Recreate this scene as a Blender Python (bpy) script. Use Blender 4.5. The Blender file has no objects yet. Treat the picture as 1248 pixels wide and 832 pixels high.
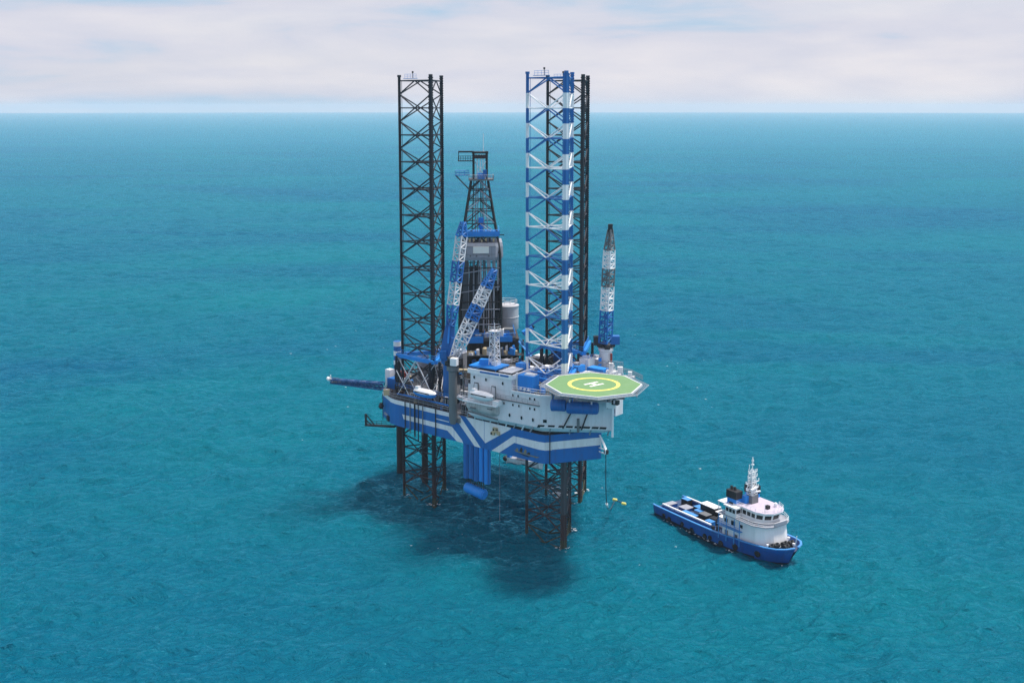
import bpy, math, random
from mathutils import Vector
random.seed(11)
R = math.radians
S = bpy.context.scene
COL = S.collection

# ------------------------------------------------------------------ materials
def nt(m):
    m.use_nodes = True
    return m.node_tree.nodes, m.node_tree.links

def paint(name, rgb, rough=0.5, dirt=0.35, dirt_rgb=None, metal=0.0, scale=0.5, streak=True):
    """painted steel: base colour broken by blotches, vertical run-off streaks and a few rust spots"""
    m = bpy.data.materials.new(name)
    n, l = nt(m)
    b = n['Principled BSDF']
    b.inputs['Roughness'].default_value = rough
    b.inputs['Metallic'].default_value = metal
    tc = n.new('ShaderNodeTexCoord')
    mp = n.new('ShaderNodeMapping'); l.new(tc.outputs['Object'], mp.inputs[0])
    mp.inputs['Scale'].default_value = (1.6, 1.6, 0.22) if streak else (1, 1, 1)
    no = n.new('ShaderNodeTexNoise'); no.inputs['Scale'].default_value = scale
    no.inputs['Detail'].default_value = 7; no.inputs['Roughness'].default_value = 0.68
    l.new(mp.outputs[0], no.inputs['Vector'])
    rp = n.new('ShaderNodeValToRGB')
    rp.color_ramp.elements[0].position = 0.46; rp.color_ramp.elements[0].color = (0, 0, 0, 1)
    rp.color_ramp.elements[1].position = 0.72; rp.color_ramp.elements[1].color = (dirt, dirt, dirt, 1)
    l.new(no.outputs['Fac'], rp.inputs[0])
    d = dirt_rgb or (rgb[0] * 0.45 + 0.02, rgb[1] * 0.42 + 0.012, rgb[2] * 0.4 + 0.01)
    mx = n.new('ShaderNodeMix'); mx.data_type = 'RGBA'
    mx.inputs['A'].default_value = (*rgb, 1); mx.inputs['B'].default_value = (*d, 1)
    l.new(rp.outputs[0], mx.inputs['Factor'])
    n2 = n.new('ShaderNodeTexNoise'); n2.inputs['Scale'].default_value = 2.6; n2.inputs['Detail'].default_value = 5
    l.new(tc.outputs['Object'], n2.inputs['Vector'])
    r2 = n.new('ShaderNodeValToRGB')
    r2.color_ramp.elements[0].position = 0.64; r2.color_ramp.elements[0].color = (0, 0, 0, 1)
    r2.color_ramp.elements[1].position = 0.76; r2.color_ramp.elements[1].color = (dirt, dirt, dirt, 1)
    l.new(n2.outputs['Fac'], r2.inputs[0])
    m2 = n.new('ShaderNodeMix'); m2.data_type = 'RGBA'
    l.new(mx.outputs['Result'], m2.inputs['A']); m2.inputs['B'].default_value = (0.10, 0.045, 0.02, 1)
    l.new(r2.outputs[0], m2.inputs['Factor'])
    l.new(m2.outputs['Result'], b.inputs['Base Color'])
    return m

BLUE = paint('rig_blue', (0.005, 0.135, 0.44), 0.5, 0.5, (.03, .075, .20))
BOOMW = paint('boom_white', (0.62, 0.64, 0.68), 0.55, 0.55)
BRIGHT = paint('bright_blue', (0.012, 0.25, 0.74), 0.5, 0.3)
WHITE = paint('rig_white', (0.84, 0.84, 0.85), 0.5, 0.2)
GREYW = paint('block_grey_white', (0.74, 0.74, 0.77), 0.55, 0.32, (.42, .40, .38))
STRIPE = paint('stripe_white', (0.80, 0.80, 0.81), 0.5, 0.45, (.45, .44, .42))
DARK = paint('leg_dark', (0.010, 0.013, 0.022), 0.6, 0.4, (0.035, 0.026, 0.022))
BLACK = paint('black_steel', (0.012, 0.013, 0.016), 0.6, 0.3, (0.04, 0.03, 0.025))
GREY = paint('grey_paint', (0.16, 0.17, 0.18), 0.55, 0.35)
LGREY = paint('light_grey_paint', (0.34, 0.35, 0.40), 0.6, 0.4)
DECK = paint('deck_plate', (0.065, 0.075, 0.09), 0.8, 0.6, (0.10, 0.06, 0.04), streak=False)
RUSTY = paint('rusty_steel', (0.05, 0.028, 0.03), 0.8, 0.7, (0.012, 0.01, 0.014))
GROWTH = paint('marine_growth', (0.045, 0.05, 0.03), 0.9, 0.8, (.10, .09, .06), streak=False)
PIPE = paint('drill_pipe_steel', (0.10, 0.075, 0.055), 0.5, 0.6, (0.03, 0.024, 0.02))
RED = paint('red_paint', (0.28, 0.035, 0.025), 0.5, 0.4)
YELLOW = paint('yellow_paint', (0.80, 0.60, 0.06), 0.5, 0.2)
HGREEN = paint('helideck_green', (0.15, 0.29, 0.12), 0.8, 0.5, (0.20, 0.33, 0.17), streak=False)
HYEL = paint('helideck_yellow', (0.86, 0.72, 0.16), 0.6, 0.12, streak=False)
WINDOW = paint('dark_glass', (0.012, 0.014, 0.018), 0.12, 0.1)
RUBBER = paint('black_rubber', (0.014, 0.014, 0.015), 0.85, 0.3, (0.04, 0.04, 0.04))
CREAM = paint('cream_timber', (0.55, 0.44, 0.27), 0.7, 0.3)
SIGNW = paint('sign_white', (0.90, 0.89, 0.82), 0.5, 0.05)
BOATBLUE = paint('boat_blue', (0.005, 0.085, 0.36), 0.5, 0.6, (.02, .05, .14))
BOATLB = paint('boat_light_blue', (0.06, 0.27, 0.62), 0.45, 0.2)
BOATDECK = paint('boat_deck', (0.03, 0.07, 0.17), 0.75, 0.6, (0.10, 0.10, 0.11), streak=False)
GOLD = paint('dull_gold', (0.22, 0.20, 0.14), 0.5, 0.5)
NETM = paint('net_steel', (0.30, 0.33, 0.37), 0.6, 0.3)

# ------------------------------------------------------------------ mesh builder
class MB:
    def __init__(self):
        self.v = []; self.f = []; self.m = []
    def face(self, pts, m=0):
        i = len(self.v); self.v += [tuple(p) for p in pts]
        self.f.append(tuple(range(i, i + len(pts)))); self.m.append(m)
        return self
    def prism(self, poly, z0, z1, m=0, top=None, cap=True, poly_top=None):
        n = len(poly); i = len(self.v); pt = poly_top or poly
        self.v += [(x, y, z0) for x, y in poly] + [(x, y, z1) for x, y in pt]
        for k in range(n):
            j = (k + 1) % n
            self.f.append((i + k, i + j, i + n + j, i + n + k)); self.m.append(m)
        if cap:
            self.f.append(tuple(i + k for k in reversed(range(n)))); self.m.append(m)
            self.f.append(tuple(i + n + k for k in range(n))); self.m.append(m if top is None else top)
        return self
    def box(self, c, s, rz=0.0, m=0, top=None):
        cx, cy, cz = c; hx, hy, hz = s[0] / 2, s[1] / 2, s[2] / 2
        co, si = math.cos(rz), math.sin(rz)
        poly = [(cx + a * co - b * si, cy + a * si + b * co) for a, b in ((-hx, -hy), (hx, -hy), (hx, hy), (-hx, hy))]
        return self.prism(poly, cz - hz, cz + hz, m, top)
    def _frame(self, p, q):
        p, q = Vector(p), Vector(q); d = (q - p)
        if d.length < 1e-6: d = Vector((0, 0, 1))
        d.normalize()
        up = Vector((0, 0, 1)) if abs(d.z) < 0.95 else Vector((1, 0, 0))
        a = d.cross(up).normalized(); b = a.cross(d).normalized()
        return p, q, a, b
    def tube(self, p, q, r, m=0, n=7, r2=None, cap=True):
        p, q, a, b = self._frame(p, q); r2 = r if r2 is None else r2
        i = len(self.v)
        for c, rr in ((p, r), (q, r2)):
            for k in range(n):
                t = 2 * math.pi * k / n
                self.v.append(tuple(c + a * (math.cos(t) * rr) + b * (math.sin(t) * rr)))
        for k in range(n):
            j = (k + 1) % n
            self.f.append((i + k, i + j, i + n + j, i + n + k)); self.m.append(m)
        if cap:
            self.f.append(tuple(i + k for k in reversed(range(n)))); self.m.append(m)
            self.f.append(tuple(i + n + k for k in range(n))); self.m.append(m)
        return self
    def beam(self, p, q, w, h, m=0):
        p, q, a, b = self._frame(p, q)
        i = len(self.v)
        for c in (p, q):
            for x, y in ((-1, -1), (1, -1), (1, 1), (-1, 1)):
                self.v.append(tuple(c + a * (x * w / 2) + b * (y * h / 2)))
        for k in range(4):
            j = (k + 1) % 4
            self.f.append((i + k, i + j, i + 4 + j, i + 4 + k)); self.m.append(m)
        self.f.append((i + 3, i + 2, i + 1, i)); self.m.append(m)
        self.f.append((i + 4, i + 5, i + 6, i + 7)); self.m.append(m)
        return self
    def lathe(self, p, q, prof, m=0, n=16, mats=None, squash=1.0):
        """profile [(t along p->q, radius)] spun round the axis p->q"""
        p, q, a, b = self._frame(p, q); i = len(self.v); k0 = len(prof)
        for t, r in prof:
            c = p.lerp(q, t)
            for k in range(n):
                th = 2 * math.pi * k / n
                self.v.append(tuple(c + a * (math.cos(th) * r) + b * (math.sin(th) * r * squash)))
        for s in range(k0 - 1):
            for k in range(n):
                j = (k + 1) % n
                self.f.append((i + s * n + k, i + s * n + j, i + (s + 1) * n + j, i + (s + 1) * n + k))
                self.m.append(mats[s] if mats else m)
        self.f.append(tuple(i + k for k in reversed(range(n)))); self.m.append(mats[0] if mats else m)
        self.f.append(tuple(i + (k0 - 1) * n + k for k in range(n))); self.m.append(mats[-1] if mats else m)
        return self
    def path(self, pts, r, m=0, n=6):
        for a, b in zip(pts, pts[1:]): self.tube(a, b, r, m, n)
        return self
    def rail(self, pts, h=1.1, m=0, step=1.6, r=0.045, rails=(0.5, 1.0)):
        for a, b in zip(pts, pts[1:]):
            a, b = Vector(a), Vector(b); n = max(1, int((b - a).length / step))
            for k in range(n + 1):
                c = a.lerp(b, k / n); self.tube(c, c + Vector((0, 0, h)), r, m, 4, cap=False)
            for f in rails:
                o = Vector((0, 0, h * f)); self.tube(a + o, b + o, r, m, 4, cap=False)
        return self
    def lattice(self, p, q, w0, w1, bays, r, mats, band=1, rb=None, n=5, chordm=None):
        """square lattice boom from p to q; mats cycles by bay band"""
        p, q, a, b = self._frame(p, q); rb = rb or r * 0.6
        def corner(t, s, u):
            w = w0 + (w1 - w0) * t
            return p.lerp(q, t) + a * (s * w / 2) + b * (u * w / 2)
        cs = ((-1, -1), (1, -1), (1, 1), (-1, 1))
        for k in range(bays):
            t0, t1 = k / bays, (k + 1) / bays
            m = mats[(k // band) % len(mats)]
            for e in range(4):
                s, u = cs[e]; s2, u2 = cs[(e + 1) % 4]
                self.tube(corner(t0, s, u), corner(t1, s, u), r, m, n, cap=False)
                self.tube(corner(t0, s, u), corner(t0, s2, u2), rb, m, 4, cap=False)
                if (k + e) % 2: self.tube(corner(t0, s, u), corner(t1, s2, u2), rb, m, 4, cap=False)
                else: self.tube(corner(t0, s2, u2), corner(t1, s, u), rb, m, 4, cap=False)
        return self
    def build(self, name, mats, parent=None, label=None, smooth=False, bevel=0):
        me = bpy.data.meshes.new(name)
        me.from_pydata([tuple(v) for v in self.v], [], self.f)
        if not isinstance(mats, (list, tuple)): mats = [mats]
        for m in mats: me.materials.append(m)
        me.polygons.foreach_set('material_index', self.m)
        if smooth:
            me.polygons.foreach_set('use_smooth', [True] * len(me.polygons))
        me.update()
        o = bpy.data.objects.new(name, me); COL.objects.link(o)
        if parent: o.parent = parent
        if label: o['label'] = label
        if smooth:
            o.modifiers.new('split', 'EDGE_SPLIT').split_angle = R(38)
        if bevel:
            bv = o.modifiers.new('bevel', 'BEVEL'); bv.width = bevel; bv.segments = 2; bv.limit_method = 'ANGLE'
        return o

def tag(o, label, cat, group=None):
    o['label'] = label; o['category'] = cat
    if group: o['group'] = group
    return o

def empty(name, loc, rz=0.0):
    o = bpy.data.objects.new(name, None); COL.objects.link(o)
    o.location = loc; o.rotation_euler = (0, 0, rz); o.empty_display_size = 2
    return o

# ------------------------------------------------------------------ the rig's own frame
TH = R(-39.2); O = (-28.5, 260.5)
def W(u, v, z=0.0):
    c, s = math.cos(TH), math.sin(TH)
    return (O[0] + u * c - v * s, O[1] + u * s + v * c, z)

def world_to_rig(x, y, z):
    dx, dy = x - O[0], y - O[1]; ct, st = math.cos(TH), math.sin(TH)
    return Vector((dx * ct + dy * st, -dx * st + dy * ct, z))
rig = empty('jack_up_rig', (O[0], O[1], 0), TH)
tag(rig, 'blue and white jack-up drilling rig on three tall lattice legs', 'oil rig')

# ---- hull
ZB, ZT = 21.0, 27.6
poly = [(-0.8, 0.0), (44.4, 0.0), (46.0, 0.35), (47.0, 1.5), (53.6, 11.3), (35.5, 37.2), (27, 46), (-8, 45), (-18.5, 18), (-9.0, 3.6), (-3.0, 0.5)]
hb = MB(); hb.prism(poly, ZB, ZT, 0, top=2)
def side(pts, m=1, off=0.03):                                    # a painted shape on the long near side
    hb.face([(u, -off, z) for u, z in pts], m)
side([(-0.8, 26.5), (10, 26.5), (19.4, 26.6), (25.5, 20.98), (27.4, 20.98), (20.8, 27.58), (-0.8, 27.58)])
side([(1.6, 24.3), (18.3, 24.35), (21.5, 21.7), (21.9, 21.05), (19.9, 21.05), (16.8, 23.1), (2.2, 23.1)])
side([(12.8, 25.45), (17.4, 25.4), (17.4, 25.2), (12.8, 25.2)])
side([(22.7, 27.58), (28.8, 22.4), (36.4, 27.2), (36.4, 27.58)])
side([(30.7, 21.02), (37.2, 25.8), (44.4, 25.9), (44.4, 24.1), (37.5, 24.25), (33.0, 21.02)])
def onedge(a, b, z0, z1, m=1, t0=0.0, t1=1.0, off=0.03):
    dx, dy = b[0] - a[0], b[1] - a[1]; l = math.hypot(dx, dy); nx, ny = dy / l * off, -dx / l * off
    p = (a[0] + dx * t0 + nx, a[1] + dy * t0 + ny); q = (a[0] + dx * t1 + nx, a[1] + dy * t1 + ny)
    hb.face([(p[0], p[1], z0), (q[0], q[1], z0), (q[0], q[1], z1), (p[0], p[1], z1)], m)
onedge(poly[1], poly[2], 24.1, 25.9); onedge(poly[2], poly[3], 24.1, 25.95); onedge(poly[3], poly[4], 24.2, 26.0, t1=0.985)
onedge(poly[9], poly[10], 26.6, 27.58); onedge(poly[10], poly[0], 26.5, 27.58)
# rubbing seams and weld lines of the plating, a low bulwark kerb round the deck
for u in (9.5, 19.0, 28.5, 38.0): hb.box((u, -0.02, 24.3), (0.07, 0.06, 6.5), 0, 0)
hull = hb.build('hull', [BLUE, STRIPE, DECK], rig)

# emblem painted on the hull under the right stripe: three leaf-like upstrokes over a long swash
e = MB()
for k, (u, h) in enumerate(((38.2, 0.9), (39.4, 1.3), (40.6, 1.1), (41.6, 0.6))):
    e.face([(u - .45, -.05, 22.25), (u + .35, -.05, 22.3), (u + .5, -.05, 22.4 + h * .7), (u + .1, -.05, 22.35 + h), (u - .3, -.05, 22.4 + h * .5)], k % 2)
e.face([(37.3, -.06, 22.65), (38.2, -.06, 22.25), (44.0, -.06, 22.05), (44.8, -.06, 22.4), (42.5, -.06, 22.35), (39.0, -.06, 22.5)], 0)
e.face([(38.8, -.07, 22.0), (41.5, -.07, 21.75), (42.2, -.07, 21.95), (40, -.07, 22.1)], 1)
e.build('emblem', [GOLD, BLACK], hull)
# mooring fixture on the pale triangle of the side
f = MB(); f.box((32.0, -.25, 26.2), (1.3, .5, 1.1)); f.box((31.3, -.3, 25.3), (1.0, .55, .7)); f.box((32.9, -.2, 25.6), (.8, .4, .8))
f.tube((31.1, -.62, 25.3), (31.1, -.2, 25.3), .28, 1, 10); f.tube((31.7, -.55, 26.3), (31.7, -.2, 26.3), .26, 1, 10); f.tube((32.5, -.55, 26.4), (32.5, -.2, 26.4), .2, 1, 10)
f.build('fairlead', [CREAM, BLACK], hull)
# pipes hung down the plating
for k, (u, z0) in enumerate(((4.6, 20.2), (6.2, 19.5), (7.4, 18.5), (8.9, 20.5), (13.2, 19.8), (2.9, 20.8), (49.9, 0))):
    if u > 46: continue
    d = MB(); d.tube((u, -.28, z0), (u, -.28, 27.9), .13 if k != 1 else .2); d.build('hull_pipe', DARK if k % 3 else GREY, rig)
d = MB(); d.tube((46.9, .9, 20.9), (46.9, .9, 28.2), .12); d.build('hull_pipe', DARK, rig)
# deck edge railing
r_ = MB()
r_.rail([(-17.8, 17.8, ZT), (-8.8, 3.9, ZT), (-3, .8, ZT), (24.5, .3, ZT)], 1.1, 0)
r_.rail([(53.0, 11.9, ZT), (35.2, 37, ZT), (26.8, 45.6, ZT), (-7.6, 44.6, ZT), (-17.8, 18.4, ZT)], 1.1, 0)
r_.build('deck_railing', LGREY, rig)

# ---- legs
LEG_R = 6.25; BAY = 6.65; ZTOP = 107.2
def make_leg(cu, cv, mats, label, banded):
    ang = [R(a) for a in (209.2, 329.2, 89.2)]
    pt = lambda k, z: Vector((cu + LEG_R * math.cos(ang[k % 3]), cv + LEG_R * math.sin(ang[k % 3]), z))
    levels = [ZTOP - 0.9 - BAY * k for k in range(17)]
    levels = [z for z in levels if z > -6]
    def mi(z):                                                   # paint band of a height
        if z < 2: return 4
        if z < 8: return 2
        if banded and z < 24: return 3
        if not banded or z < 30: return 0
        return int((ZTOP - 0.9 - z) / (BAY / 2) + 1e-4) % 2
    br = MB()
    for li, z in enumerate(levels):
        for k in range(3):
            a, b = pt(k, z), pt(k + 1, z)
            mid = a.lerp(b, .5)
            hm = (li % 2 if banded and z > 30 else mi(z - .01))
            br.tube(a, b, .17, hm, 6, cap=False)
            mid2 = pt(k + 1, z).lerp(pt(k + 2, z), .5)
            br.tube(mid, mid2, .11, hm, 5, cap=False)            # the inner plan bracing
            for sgn in (-1, 1):
                zz = z + sgn * BAY / 2
                if zz > ZTOP - .4 or zz < -6: continue
                m = mi(z + sgn * BAY / 4)
                br.tube(mid, pt(k, zz), .165, m, 6, cap=False)
                br.tube(mid, pt(k + 1, zz), .165, m, 6, cap=False)
    leg = br.build('leg', mats, rig, label)
    for k in range(3):
        ch = MB(); z = -4.0; c = Vector((cu, cv, 0))
        steps = [ZTOP]
        zz = ZTOP - .9 - BAY / 2
        while zz > 8: steps.append(zz); zz -= BAY / 2
        steps += [8.0, 2.0, -4.0]
        t = ang[k] + math.pi / 2
        for z1, z0 in zip(steps, steps[1:]):
            m = mi((z0 + z1) / 2); p0, p1 = pt(k, z0), pt(k, z1)
            ch.tube(p0, p1, .36, m, 9, cap=(z1 == ZTOP))
            # the opposed racks: a plate through the chord with teeth
            h = z1 - z0; cz = (z0 + z1) / 2
            wdt = (1.4 if k == 1 else .8) if banded else .95
            ch.box((p0.x, p0.y, cz), (wdt, .16, h), t, m)
            nt_ = max(1, int(h / .55))
            for q in range(nt_):
                zt = z0 + (q + .5) * h / nt_
                for sg in (-1, 1):
                    ch.box((p0.x + math.cos(t) * sg * (wdt / 2 + .07), p0.y + math.sin(t) * sg * (wdt / 2 + .07), zt), (.16, .15, h / nt_ * .5), t, m)
        ch.tube(pt(k, ZTOP), pt(k, ZTOP + .5), .5, mi(ZTOP - 1), 9)
        ch.build('chord', mats, leg)
    tp = MB()
    a, b = pt(0, ZTOP - .4), pt(1, ZTOP - .4)
    p, q = a.lerp(b, .18), a.lerp(b, .55)
    tp.beam(p, q, 1.0, .12, 0); tp.rail([p + Vector((0, 0, .06)), q + Vector((0, 0, .06))], 1.0, 0, 1.0, .04)
    c = p.lerp(q, .7); tp.tube(c, c + Vector((0, 0, 1.5)), .07, 1, 5); tp.tube(c + Vector((0, 0, 1.3)), c + Vector((0, 0, 1.75)), .22, 1, 8)
    tp.build('beacon_platform', [BOATLB, BLACK], leg)
    ld = MB(); l0, l1 = pt(0, ZTOP - 1).lerp(Vector((cu, cv, ZTOP - 1)), .1), pt(0, 28).lerp(Vector((cu, cv, 28)), .1)
    ld.tube(l0, l1, .06, 0, 5)
    ld.build('riser_pipe', mats, leg)
    return leg
LL, LN, LR_ = (0.9, 9.6), (42.0, 8.8), (29.3, 32.9)
make_leg(*LL, [DARK, DARK, RUSTY, DARK, GROWTH], 'black lattice leg on the left of the rig', False)
make_leg(*LN, [paint('leg_blue', (0.006, 0.13, 0.40), 0.45, .3), WHITE, RUSTY, paint('leg_lower_grey', (.045, .05, .06), .6, .5, (.10, .10, .11)), GROWTH], 'lattice leg in blue and white bands behind the helideck', True)
make_leg(*LR_, [DARK, DARK, RUSTY, DARK, GROWTH], 'black lattice leg behind the blue and white one', False)

# ---- jacking frames round each leg
def jack_frame(c, z1, big):
    ang = [R(a) for a in (209.2, 329.2, 89.2)]
    m = MB(); pts = []
    for a in ang:
        x, y = c[0] + (LEG_R + 1.3) * math.cos(a), c[1] + (LEG_R + 1.3) * math.sin(a)
        pts.append((x, y))
        for s in (-1, 1):
            px, py = x + math.cos(a + math.pi / 2) * s * 1.25, y + math.sin(a + math.pi / 2) * s * 1.25
            m.box((px, py, (ZT + z1) / 2), (.5, .5, z1 - ZT), a, 1)
            for k in range(3): m.box((px, py, ZT + 1.6 + k * (z1 - ZT - 2) / 3), (.85, .75, 1.4), a, 1)
    for k in range(3):
        a, b = pts[k], pts[(k + 1) % 3]
        m.beam((*a, z1), (*b, z1), 1.3, .9, 0)
        m.rail([(*a, z1 + .4), (*b, z1 + .4)], 1.1, 0, 1.4, .05)
        mid = ((a[0] + b[0]) / 2, (a[1] + b[1]) / 2)
        if big:
            m.tube((*a, ZT), (*mid, z1 - .5), .17, 2); m.tube((*b, ZT), (*mid, z1 - .5), .17, 2)
            m.tube((*a, z1 - .5), (*mid, ZT + 1), .12, 2); m.tube((*b, z1 - .5), (*mid, ZT + 1), .12, 2)
    return m.build('jacking_frame', [BRIGHT, DARK, GREYW], rig)
jack_frame(LL, 37.2, True); jack_frame(LN, 38.6, False); jack_frame(LR_, 39.5, False)

# ---- accommodation block
ZD = 29.4
A1, A2, A3 = (25.6, -2.5), (45.2, -0.7), (59.0, 8.0)
lower = [(25.0, -1.0), (25.5, -2.2), (26.6, -2.5), (44.6, -0.75), (45.4, -.6), A3, (50, 19), (40, 22), (25.0, 7)]
ab = MB()
inset = [(25.9, 0.4), (26.4, -0.7), (27.4, -0.9), (44.6, .6), (45.2, .7), (56.0, 8.4), (49, 18), (40, 21), (26, 7)]
ab.prism(inset, ZD - 1.2, ZD + .02, 0, poly_top=lower, cap=False)        # the sloping underside
ab.prism(lower, ZD, 36.6, 0, top=1)
acc = ab.build('accommodation_block', [GREYW, DECK], rig)
up = MB(); upper = [(26.6, -2.62), (38.0, -1.6), (37.0, 9.0), (25.8, 8.0)]
up.prism(upper, 36.62, 39.7, 0, top=1)
up.prism([(26.0, -3.0), (38.4, -1.9), (38.4, -1.55), (26.0, -2.65)], 39.3, 40.35, 2)   # white parapet
up.prism([(38.05, -1.9), (38.4, -1.9), (37.4, 9.0), (37.05, 9.0)], 39.3, 40.35, 2)
up.box((32.2, -2.52, 40.0), (5.2, .16, .35), R(5.1), 3); up.box((36.3, -2.15, 40.0), (2.2, .16, .35), R(5.1), 3)
up.build('upper_house', [GREYW, DECK, WHITE, BLUE], acc)
lg = MB()
d = (A2[0] - A1[0], A2[1] - A1[1])
lg.prism([(33.5, -2.15), (45.3, -1.0), (45.3, -.68), (33.5, -1.75)], 34.25, 34.45, 0)
lg.rail([(33.6, -2.1, 34.5), (45.2, -.98, 34.5)], .9, 0, 1.4, .03)
lg.build('side_walkway', GREY, acc)
coping = MB()
for a, b in (((37.9, -1.5), (44.6, -.9)), ((44.6, -.9), (45.5, -.75)), ((45.5, -.75), (59.1, 7.9))):
    coping.beam((*a, 36.7), (*b, 36.7), .3, .35, 0)
    coping.rail([(*a, 36.85), (*b, 36.85)], 1.1, 0, 1.5, .045)
coping.build('roof_edge', WHITE, acc)
def port(u, v, z, r=.34, d=(-.09, -1.0), oval=1.35):
    m = MB(); l = math.hypot(*d); d = (d[0] / l, d[1] / l); tx, ty = -d[1], d[0]
    for rr, off, mat in ((r * 1.35, .05, 0), (r, .08, 1)):
        m.face([(u + d[0] * off + tx * rr * math.cos(t), v + d[1] * off + ty * rr * math.cos(t), z + oval * rr * math.sin(t)) for t in [2 * math.pi * k / 14 for k in range(14)]][::-1], mat)
    m.build('porthole', [WHITE, WINDOW], acc)
def wall_v(u): return A1[1] + (u - 26.6) * (A2[1] + .0 - A1[1]) / (44.6 - 26.6) - .02
for u, z in ((38.2, 36.0), (39.6, 36.0), (42.7, 35.9), (43.9, 35.9), (35.8, 33.5), (38.2, 33.5), (39.8, 33.5), (42.7, 33.4), (43.9, 33.4)):
    port(u, wall_v(u), z - (.25 if z > 35 else 0), .24)
for u, z in ((37.3, 31.0), (40.5, 30.9), (43.5, 30.9), (31.0, 33.9)): port(u, wall_v(u), z, .33)
for u, z in ((27.7, 38.4), (31.0, 38.3), (35.6, 38.1)): port(u, -2.62 + (u - 26.6) * .0895, z, .3)
FN = (A3[1] - A2[1], -(A3[0] - A2[0]))                            # outward normal of the front
fl = math.hypot(*FN); FN = (FN[0] / fl, FN[1] / fl); FT = (-FN[1], FN[0])
def front(s, out=0.0): return (A2[0] + FT[0] * s + FN[0] * out, A2[1] + FT[1] * s + FN[1] * out)
m = MB()
for s in (1.2,):
    x, y = front(s, .06); m.face([(x - FT[0] * .42, y - FT[1] * .42, 30.6), (x + FT[0] * .42, y + FT[1] * .42, 30.6), (x + FT[0] * .42, y + FT[1] * .42, 31.3), (x - FT[0] * .42, y - FT[1] * .42, 31.3)])
m.build('window', WINDOW, acc)
# flat dark panels paint the shade of the gallery gaps above the hull deck, with slanting frames
for s in (0.3, 2.6, 4.7, 6.6, 8.5, 10.4, 12.3, 14.0):
    x, y = front(s, .05); w = .75 if s != 4.7 else .5
    m = MB(); m.face([(x - FT[0] * w - .15, y - FT[1] * w, 29.45), (x + FT[0] * w - .15, y + FT[1] * w, 29.45), (x + FT[0] * w + .15, y + FT[1] * w, 30.1), (x - FT[0] * w + .15, y - FT[1] * w, 30.1)])
    m.build('gallery_shade_panel', WINDOW, acc)
for k in range(9):
    u = 24.6 + k * 2.35
    m = MB(); m.beam((u - 1.5, .1, ZT), (u, -1.6 + k * .12, 29.2), .22, .3); m.build('gallery_strut', WHITE if k % 2 else LGREY, acc)
for s in (2.0, 6.5, 11, 15):
    a, b = front(s, -2.0), front(s + .4, -.2); m = MB(); m.beam((a[0], a[1], ZT), (b[0], b[1], 29.3), .25, .3); m.build('gallery_strut', LGREY, acc)
# outside pipes and brackets on the front
for s, z0, z1, k in ((5.2, 29.5, 33.2, 0), (9.3, 29.3, 34.6, 1), (8.6, 28.8, 31.9, 2)):
    a, b = front(s, .25), front(s + (1.8 if k < 2 else 0), .6); m = MB(); m.tube((*a, z0), (*b, z1), .16 if k < 2 else .3, 0, 8); m.build('front_pipe', DARK if k < 2 else GREY, acc)
# rooftop kit on the lower roof
rad = MB(); rad.box((40.6, 1.2, 38.5), (4.0, 2.6, 3.6), R(5), 0); rad.box((41.2, 1.3, 40.4), (2.4, 1.6, .5), R(5), 1); rad.box((38.2, .2, 38.6), (.5, .7, 3.9), R(5), 1)
for k in range(3): rad.tube((39.6 + k * 1.1, -.2, 37.3), (39.6 + k * 1.1, -.45, 37.3), .3, 1, 10)
for k in range(6): rad.box((40.55, -.16, 37.4 + k * .5), (3.9, .06, .08), R(5), 0)
rad.build('air_cooler', [BRIGHT, WHITE], acc)
for k, (u, v, sx, sy, sz, m0) in enumerate(((43.9, 2.6, 1.3, 1.6, 1.5, WHITE), (44.6, 1.4, .9, .8, 1.0, BRIGHT), (46.6, 3.6, 2.2, 1.2, 1.4, BRIGHT), (48.6, 6.5, 2, 2, 1.6, LGREY), (38.6, 4.2, 1.4, 2.2, 1.7, WHITE), (36.0, 11.5, 3, 2, 2.0, BRIGHT), (33.5, 11, 2, 2, 2.4, WHITE), (47, 16, 4, 3, 2.2, WHITE), (51, 17, 3, 2.5, 1.8, LGREY), (54.5, 15, 2, 3, 2.6, WHITE))):
    m = MB(); m.box((u, v, 36.6 + sz / 2), (sx, sy, sz), R(5)); m.box((u + .1, v + .1, 36.6 + sz + .15), (sx * .5, sy * .5, .3), R(5)); m.tube((u, v - sy / 2 - .1, 36.8), (u, v - sy / 2 - .1, 36.6 + sz + .5), .09)
    m.build('ventilation_unit', m0, acc, bevel=.05)
aw = MB(); aw.prism([(25.2, -1.6), (33, -1.0), (32.4, 4.5), (24.5, 4)], 40.5, 40.75, 0); aw.prism([(33.5, -.8), (37.0, -.5), (36.5, 4.5), (33.3, 4.5)], 40.3, 40.5, 1)
for p in ((25.6, -1.3), (32.6, -.8), (32, 4.2), (25, 3.8)): aw.tube((*p, 39.7), (*p, 40.6), .1, 0)
aw.box((27.5, 1.5, 41.3), (2.4, 1.6, 1.1), .4, 0); aw.box((30.0, 2.5, 41.1), (1.6, 1.6, .7), .1, 1)
aw.build('roof_canopy', [BRIGHT, WHITE], acc)
# lattice mast on the upper roof
lm = MB(); lm.lattice((29.8, 2.2, 40.6), (29.8, 2.2, 48.6), 1.9, 1.4, 7, .11, [0], rb=.075)
lm.box((29.8, 2.2, 48.7), (2.2, 2.2, .15), 0, 0); lm.rail([(28.8, 1.2, 48.8), (30.8, 1.2, 48.8), (30.8, 3.2, 48.8)], 1.0, 0, 1, .05); lm.tube((29.8, 2.2, 48.8), (29.8, 2.2, 50.6), .08, 0); lm.box((28.9, 1.4, 44.4), (1, .5, .9), 0, 1)
lm.build('lattice_mast', [GREYW, LGREY], rig)

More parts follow.
